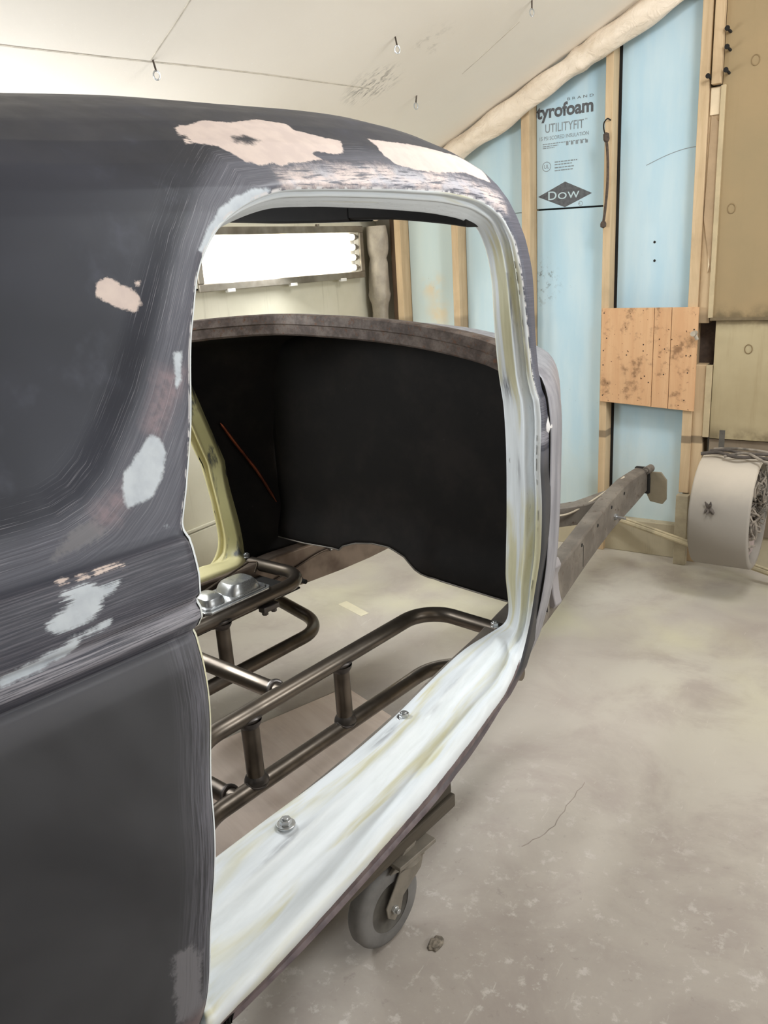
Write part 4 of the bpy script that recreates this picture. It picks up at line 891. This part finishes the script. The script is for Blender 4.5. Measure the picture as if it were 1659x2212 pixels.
# ------------------------------------------------------------------ fluorescent lamp on the low wall
lx = KX; lamp = empty('fluorescent_lamp', (lx, 3.30, 1.59), 0, 'long glowing fluorescent lamp box on the cream side wall', 'lamp')
Y0, Y1, Z0, Z1 = -.66, .598, -.128, .124
m = MB(); m.box((0, Y0, Z0), (.006, Y1, Z1)); m.box((0, Y0, Z1-.006), (.05, Y1, Z1)); m.box((0, Y0, Z0), (.05, Y1, Z0+.006)); m.box((0, Y0, Z0), (.05, Y0+.006, Z1)); m.box((0, Y1-.006, Z0), (.05, Y1, Z1)); m.build('housing', WHITEM, lamp, smooth=False)
m = MB(); fr = .024
for lo, hi in (((.048, Y0-.01, Z1-fr), (.060, Y1+.01, Z1+.01)), ((.048, Y0-.01, Z0-.01), (.060, Y1+.01, Z0+fr)), ((.048, Y0-.01, Z0+fr), (.060, Y0+fr, Z1-fr)), ((.048, Y1-fr, Z0+fr), (.060, Y1+.01, Z1-fr))): m.box(lo, hi)
m.build('frame', ALU, lamp, bevel=.003, smooth=False)
m = MB(); m.box((.050, Y0+fr-.004, Z0+fr-.004), (.053, Y1-fr+.004, Z1-fr+.004)); m.build('glass', GLASS, lamp, smooth=False)
TUBEL = m_emit('lamp_tube_glow', (255, 252, 240), 3.3)
for k in range(4):
    z = Z0+.046+k*(Z1-Z0-.092)/3
    m = MB(); m.cyl((.028, Y0+.05, z), (.028, Y1-.05, z), .0165, n=16); tb = m.build('lamp_tube', TUBEL, lamp)
    m = MB(); m.cyl((.028, Y1-.05, z), (.028, Y1-.028, z), .017, n=16); m.cyl((.028, Y1-.028, z), (.028, Y1-.010, z), .010, n=12); m.build('tube_cap', ALU, tb)
for y in (-.50, -.05, .37):
    m = MB(); m.box((.045, y, Z0-.020), (.064, y+.05, Z0-.004)); m.build('latch', WHITEM, lamp, bevel=.003)
m = MB(); m.box((.045, .20, Z1+.004), (.064, .215, Z1+.02)); m.build('latch', ALU, lamp, bevel=.002)

# ------------------------------------------------------------------ plywood board on the studs: three planks
pb = empty('plywood_board', (-1.155, 3.985, 1.03), 0, 'stained orange plywood square screwed over two wall studs', 'board')
for x0, x1 in ((-.207, .045), (.0475, .125), (.1275, .245)):
    m = MB(); m.prism([(x0,-.232-.03*(x0+.2)/.45),(x1,-.232-.03*(x1+.2)/.45),(x1,.222-.004*(x1+.2)),(x0,.222-.004*(x0+.2))], 1, -.004, .0135); m.build('plank', PLY, pb, smooth=False, bevel=.0015)
m = MB()
for x, z in ((-.195,.20),(-.195,.02),(-.195,-.05),(-.195,-.20),(.0,.05),(.0,.02),(.01,-.10),(.03,-.13),(.10,-.09),(.10,.03),(.20,.0),(.22,.0),(.21,-.08),(.20,-.21),(-.18,.08),(-.08,.0),(.23,.12)):
    m.cyl((x, -.0045, z), (x, -.0035, z), .0035, n=8)
m.build('screw_heads', simple('dark_screw', (70, 52, 40), .7), pb)['kind'] = 'stuff'
m = MB(); m.cyl((.236, -.004, .105), (.236, -.05, .105), .012, n=12); m.cyl((.236, -.02, .105), (.25, -.02, .075), .008, n=10); m.build('hook_stub', FILMG, pb)

# ------------------------------------------------------------------ things hung on or leaning at the back wall
bc_ = empty('bungee_cord', (-1.36, 3.99, 2.09), 0, 'dark bungee cord hanging from a hook on the middle stud', 'cord')
pts = [(-1.357,3.975,2.02),(-1.349,3.972,1.97),(-1.344,3.972,1.90),(-1.344,3.972,1.82),(-1.349,3.972,1.74),(-1.358,3.972,1.66),(-1.362,3.972,1.645)]
def rel(p, o): return tuple(Vector(p)-Vector(o))
m = MB(); m.tube([rel(p, (-1.36,3.99,2.09)) for p in smooth_path(pts, 6)], .0062, 10); m.build('cord', CORD, bc_)
m = MB(); m.tube([rel(p, (-1.36,3.99,2.09)) for p in smooth_path([(-1.345,4.0,2.088),(-1.352,3.975,2.092),(-1.366,3.972,2.075),(-1.366,3.972,2.05),(-1.357,3.972,2.02)], 6)], .003, 8); m.build('hook', BLACK, bc_)
m = MB(); m.lathe([(0,.004),(.006,.013),(.03,.014),(.04,.009)], rel((-1.356,3.972,2.035), (-1.36,3.99,2.09)), (.1, 0, -1), 12); m.build('end_knot', CORD, bc_)
m = MB(); m.lathe([(0,.0),(.004,.010),(.014,.014),(.028,.013),(.034,.0)], rel((-1.360,3.972,1.655), (-1.36,3.99,2.09)), (0, 0, -1), 14); m.build('end_ball', CORD, bc_)
m = MB(); m.box((-.036, -.020, 0), (.022, .02, .36)); ws_ = m.build('wood_stub', simple('dusty_lumber', (176, 164, 138), .75, var=.15, scale=10), None, smooth=False, bevel=.003); ws_.location = (-.925, 3.965, 0); tag(ws_, 'short dusty upright timber stub on the floor left of the grey drum', 'timber')
m = MB(); d = Vector((1.05, -.22, -.165)); a0 = Vector((-1.30, 4.0, .195)); nrm = Vector((0, -.02, .022))
m.tube([a0, a0+d*1.15], .0155, 10); m.tube([a0+Vector((0, -.006, .016)), a0+d*1.15+Vector((0, -.006, .016))], .006, 8); cr = m.build('leaning_rail', simple('dusty_cream_strip', (200, 186, 154), .7, var=.2, scale=9), None); tag(cr, 'long dusty cream strip leaning along the foot of the back wall', 'strip')

# grey drum: motor with an open right end
dr = empty('motor_drum', (-.79, 3.70, .135), 0, 'big dusty grey motor drum lying on its side against the back wall', 'motor')
RC = .25; cz = .255
m = MB(); m.lathe([(0,.0),(0,RC-.012),(.004,RC-.003),(.010,RC),(.235,RC),(.240,RC-.003),(.244,RC-.010),(.244,RC-.024),(.22,RC-.026),(.03,RC-.026),(.03,.0)], (0, 0, cz), (1, 0, 0), 72); m.build('drum_shell', DRUM, dr, angle=40)
m = MB(); m.lathe([(.03,.0),(.14,.0),(.17,.03),(.19,.06),(.2,.10),(.15,.11),(.03,.12)], (0, 0, cz), (1, 0, 0), 32); m.build('motor_core', HUB, dr)
m = MB(); m.prism([(-.10,cz-.21),(.10,cz-.21),(.14,cz-.17),(.05,cz-.05),(-.06,cz-.06),(-.15,cz-.16)], 0, .20, .215); m.build('cover_plate', PINKP, dr, bevel=.004, smooth=False)
m = MB()
for k in range(46):
    t = random.uniform(.1, 2*math.pi); r0 = random.uniform(.09, .19); P = []
    for j in range(6): P.append((.17+random.uniform(0, .085), math.cos(t)*r0+random.uniform(-.05, .05), cz+.03+math.sin(t)*r0*.8+random.uniform(-.05, .05)))
    m.tube(smooth_path(P, 4), random.uniform(.003, .006), 6)
m.build('winding_wires', WIRE, dr)['kind'] = 'stuff'
for y, z in ((-.12, .05), (-.06, .14), (.03, .16)):
    m = MB(); m.box((.19, y-.028, cz+z-.022), (.235, y+.028, cz+z+.022)); m.build('terminal_block', WIRED, dr, bevel=.004)
m = MB()
for k in range(9):
    P = [(.085, -RC*.955, cz+.075)]; v = Vector((random.uniform(-1, 1), -.35, random.uniform(-1, 1.2))).normalized()
    m.tube([Vector(P[0]), Vector(P[0])+v*.018, Vector(P[0])+v*.034+Vector((random.uniform(-.006, .006), 0, 0))], [.009, .006, .002], 7)
m.build('wire_stub', WIRED, dr)
m = MB(); m.box((.08, .20, .18), (.18, .295, .30)); m.box((.06, .28, .12), (.20, .30, .36)); m.build('wall_bracket', HUB, dr, bevel=.004, smooth=False)
cb = empty('flat_cables', (-.79, 3.70, .64), 0, 'loose dusty cables lying across the top of the grey drum', 'cable')
for k, (P, r_) in enumerate(((((.0,-.06,.012),(.07,-.05,.020),(.15,-.09,.016),(.24,-.06,.012),(.36,-.09,.0)), .008), (((.03,-.02,.018),(.10,-.03,.028),(.18,-.04,.022),(.28,-.02,.020)), .007), (((.10,-.08,.012),(.18,-.06,.028),(.25,-.10,.012),(.33,-.10,-.03)), .006), (((.04,.0,.022),(.12,.02,.026),(.22,.0,.028),(.34,-.03,.02)), .006))):
    m = MB(); m.tube(smooth_path(P, 6), r_, 8); m.build('cable', WIRED if k < 2 else WIRE, cb)
m = MB(); m.box((-.012, -.003, 0), (.012, .003, .11)); m.cyl((0, -.004, .095), (0, .004, .095), .005, n=8); sb = m.build('steel_strap', HUB, None, smooth=False, bevel=.001); sb.location = (-.758, 3.90, .595); tag(sb, 'small grey metal strap standing up behind the grey drum', 'strap')

# ------------------------------------------------------------------ ceiling eye hooks
def eye(x, y, label, rz, kink=0):
    o = empty('eye_hook', (x, y, zc(x)), rz, label, 'hook', 'eye hooks in the sloped ceiling')
    m = MB(); m.cyl((0, 0, .004), (kink*.006, 0, -.028), .0030, n=8); m.build('shank', CHAN, o)
    rg = [(kink*.006+.0095*math.sin(t), 0, -.040-.0125*math.cos(t)) for t in np.linspace(0, 2*math.pi, 20, endpoint=False)]
    m = MB(); m.tube(rg, .0026, 8, closed=True); m.build('ring', ZINC, o)
eye(-2.034, 1.911, 'metal eye hook at the ceiling joint, farthest left of the four', R(60), 1)
eye(-1.723, 2.781, 'metal eye hook in the ceiling above the dark smudge', R(50), 1)
eye(-1.941, 3.283, 'metal eye hook in the ceiling right of the dark smudge, lowest on the slope', R(70), -1)
eye(-1.412, 3.27, 'metal eye hook cut by the top edge of the photo', R(60), 0)

# ------------------------------------------------------------------ dolly under the body (same axes as the coupe)
dl = empty('body_dolly', CO, R(-6.2), 'timber dolly on grey caster wheels carrying the coupe body', 'dolly')
def beam(x0, x1, y0, y1, z0, z1, rot=0):
    m = MB(); m.box((x0, y0, z0), (x1, y1, z1)); return m.build('timber', GREYW, dl, smooth=False, bevel=.004)
for s in (1, -1):
    for z0, z1, e, o_ in ((.225, .262, -.436, .008), (.264, .302, -.440, .0), (.304, .342, -.47, -.01)):
        x0, x1 = sorted((s*(.585+o_), s*(.690+o_))); beam(x0, x1, -2.15, e, z0, z1)
beam(-.69, .69, -2.02, -1.90, .185, .224)
def caster(x, y, sw):
    """swivel caster: fork with plate, its wheel and axle as sub-parts"""
    def q(p): 
        c, s_ = math.cos(sw), math.sin(sw); return (x+p[0]*c-p[1]*s_, y+p[0]*s_+p[1]*c, p[2])
    W = .104; ay, az = -.072, W
    m = MB(); v0 = len(m.v)
    m.box((-.055, -.065, .213), (.055, .065, .224)); m.cyl((0, 0, .196), (0, 0, .213), .040, n=24); m.cyl((0, 0, .186), (0, 0, .198), .047, .043, 24)
    for sx in (1, -1):
        X0, X1 = sorted((sx*.030, sx*.0345))
        m.prism([(.042,.190),(-.042,.190),(-.066,.155),(ay-.024,az+.014),(ay-.021,az-.014),(ay,az-.034),(ay+.024,az-.016),(ay+.034,az+.014),(.030,.155)], 0, X0, X1)
    m.box((-.0345, -.045, .182), (.0345, .045, .190)); m.v = [q(p) for p in m.v]
    f = m.build('caster_fork', FORK, dl, bevel=.0015, angle=35)
    m = MB(); tw = .024
    m.lathe([(-tw,.062),(-tw,.070),(-tw-.001,.088),(-tw+.005,.099),(-tw+.014,W),(tw-.014,W),(tw-.005,.099),(tw+.001,.088),(tw,.070),(tw,.062)], (0, ay, az), (1, 0, 0), 48); m.v = [q(p) for p in m.v]; m.build('tire', RUBBER, f, angle=50)
    m = MB(); m.lathe([(-tw,.0),(-tw,.020),(-tw+.008,.030),(-tw+.009,.052),(-tw,.064),(tw,.064),(tw-.009,.052),(tw-.008,.030),(tw,.020),(tw,.0)], (0, ay, az), (1, 0, 0), 40); m.v = [q(p) for p in m.v]; m.build('wheel_hub', HUB, f, angle=40)
    m = MB(); m.cyl((.034, ay, az), (.042, ay, az), .0105, n=6); m.cyl((.042, ay, az), (.050, ay, az), .0065, n=12); m.v = [q(p) for p in m.v]; m.build('axle_nut', ZINC, f, bevel=.001)
    return f
caster(.668, -.622, R(-3)); caster(.655, -1.95, R(4)); caster(-.655, -.600, R(10)); caster(-.655, -1.95, R(-6))
m = MB(); m.prism([(-.70,.200),(-.64,.232),(-.60,.232),(-.655,.185)], 0, .690, .700); m.build('strap_iron', FORK, dl, bevel=.002, smooth=False)

# ------------------------------------------------------------------ on the floor
ps = empty('floor_sheet', (-1.60, 1.60, 0), R(-19.3), 'pinkish worn plywood sheet lying flat on the floor under the tubes', 'sheet')
m = MB(); m.box((-.29, -1.05, .0), (.30, .508, .006)); m.build('ply_sheet', SHEET, ps, smooth=False, bevel=.001)
VSP = simple('wood_split', (150, 126, 112), .9)
for P in (((-.02,-.12),(.02,-.10),(.035,-.13),(.06,-.125),(.07,-.15),(.05,-.16)), ((.045,-.21),(.06,-.20),(.07,-.215),(.055,-.225)), ((-.25,.50),(-.26,.49),(-.28,.488))):
    m = MB(); strip(m, [(a, b, .0065) for a, b in P], .003, .0006, (0, 0, 1)); m.build('veneer_split', VSP, ps, smooth=False)
tp = MB(); tp.add([(-2.205,2.80,.0009),(-2.190,2.848,.0009),(-2.015,2.780,.0009),(-2.028,2.736,.0009),(-2.205,2.80,.0),(-2.190,2.848,.0),(-2.015,2.780,.0),(-2.028,2.736,.0)], [(0,3,2,1),(4,5,6,7),(0,1,5,4),(1,2,6,5),(2,3,7,6),(3,0,4,7)])
tag(tp.build('tape_strip', TAPE, None, smooth=False), 'short cream strip of tape stuck on the floor beyond the tubes', 'tape')
bm = bmesh.new(); bmesh.ops.create_icosphere(bm, subdivisions=4, radius=1)
from mathutils import noise as mn
for v in bm.verts:
    k = 1+.28*mn.noise(v.co*1.8)+.10*mn.noise(v.co*5.0); v.co = Vector((v.co.x*.016*k, v.co.y*.022*k, max(v.co.z*.007*k+.003, 0)))
me = bpy.data.meshes.new('mud_lump'); bm.to_mesh(me); bm.free(); me.materials.append(DIRT); ml = bpy.data.objects.new('mud_lump', me); COL.objects.link(ml); ml.location = (-.812, 1.297, 0); me.polygons.foreach_set('use_smooth', [True]*len(me.polygons))
tag(ml, 'small crusty lump of dried mud on the bare concrete floor', 'debris')
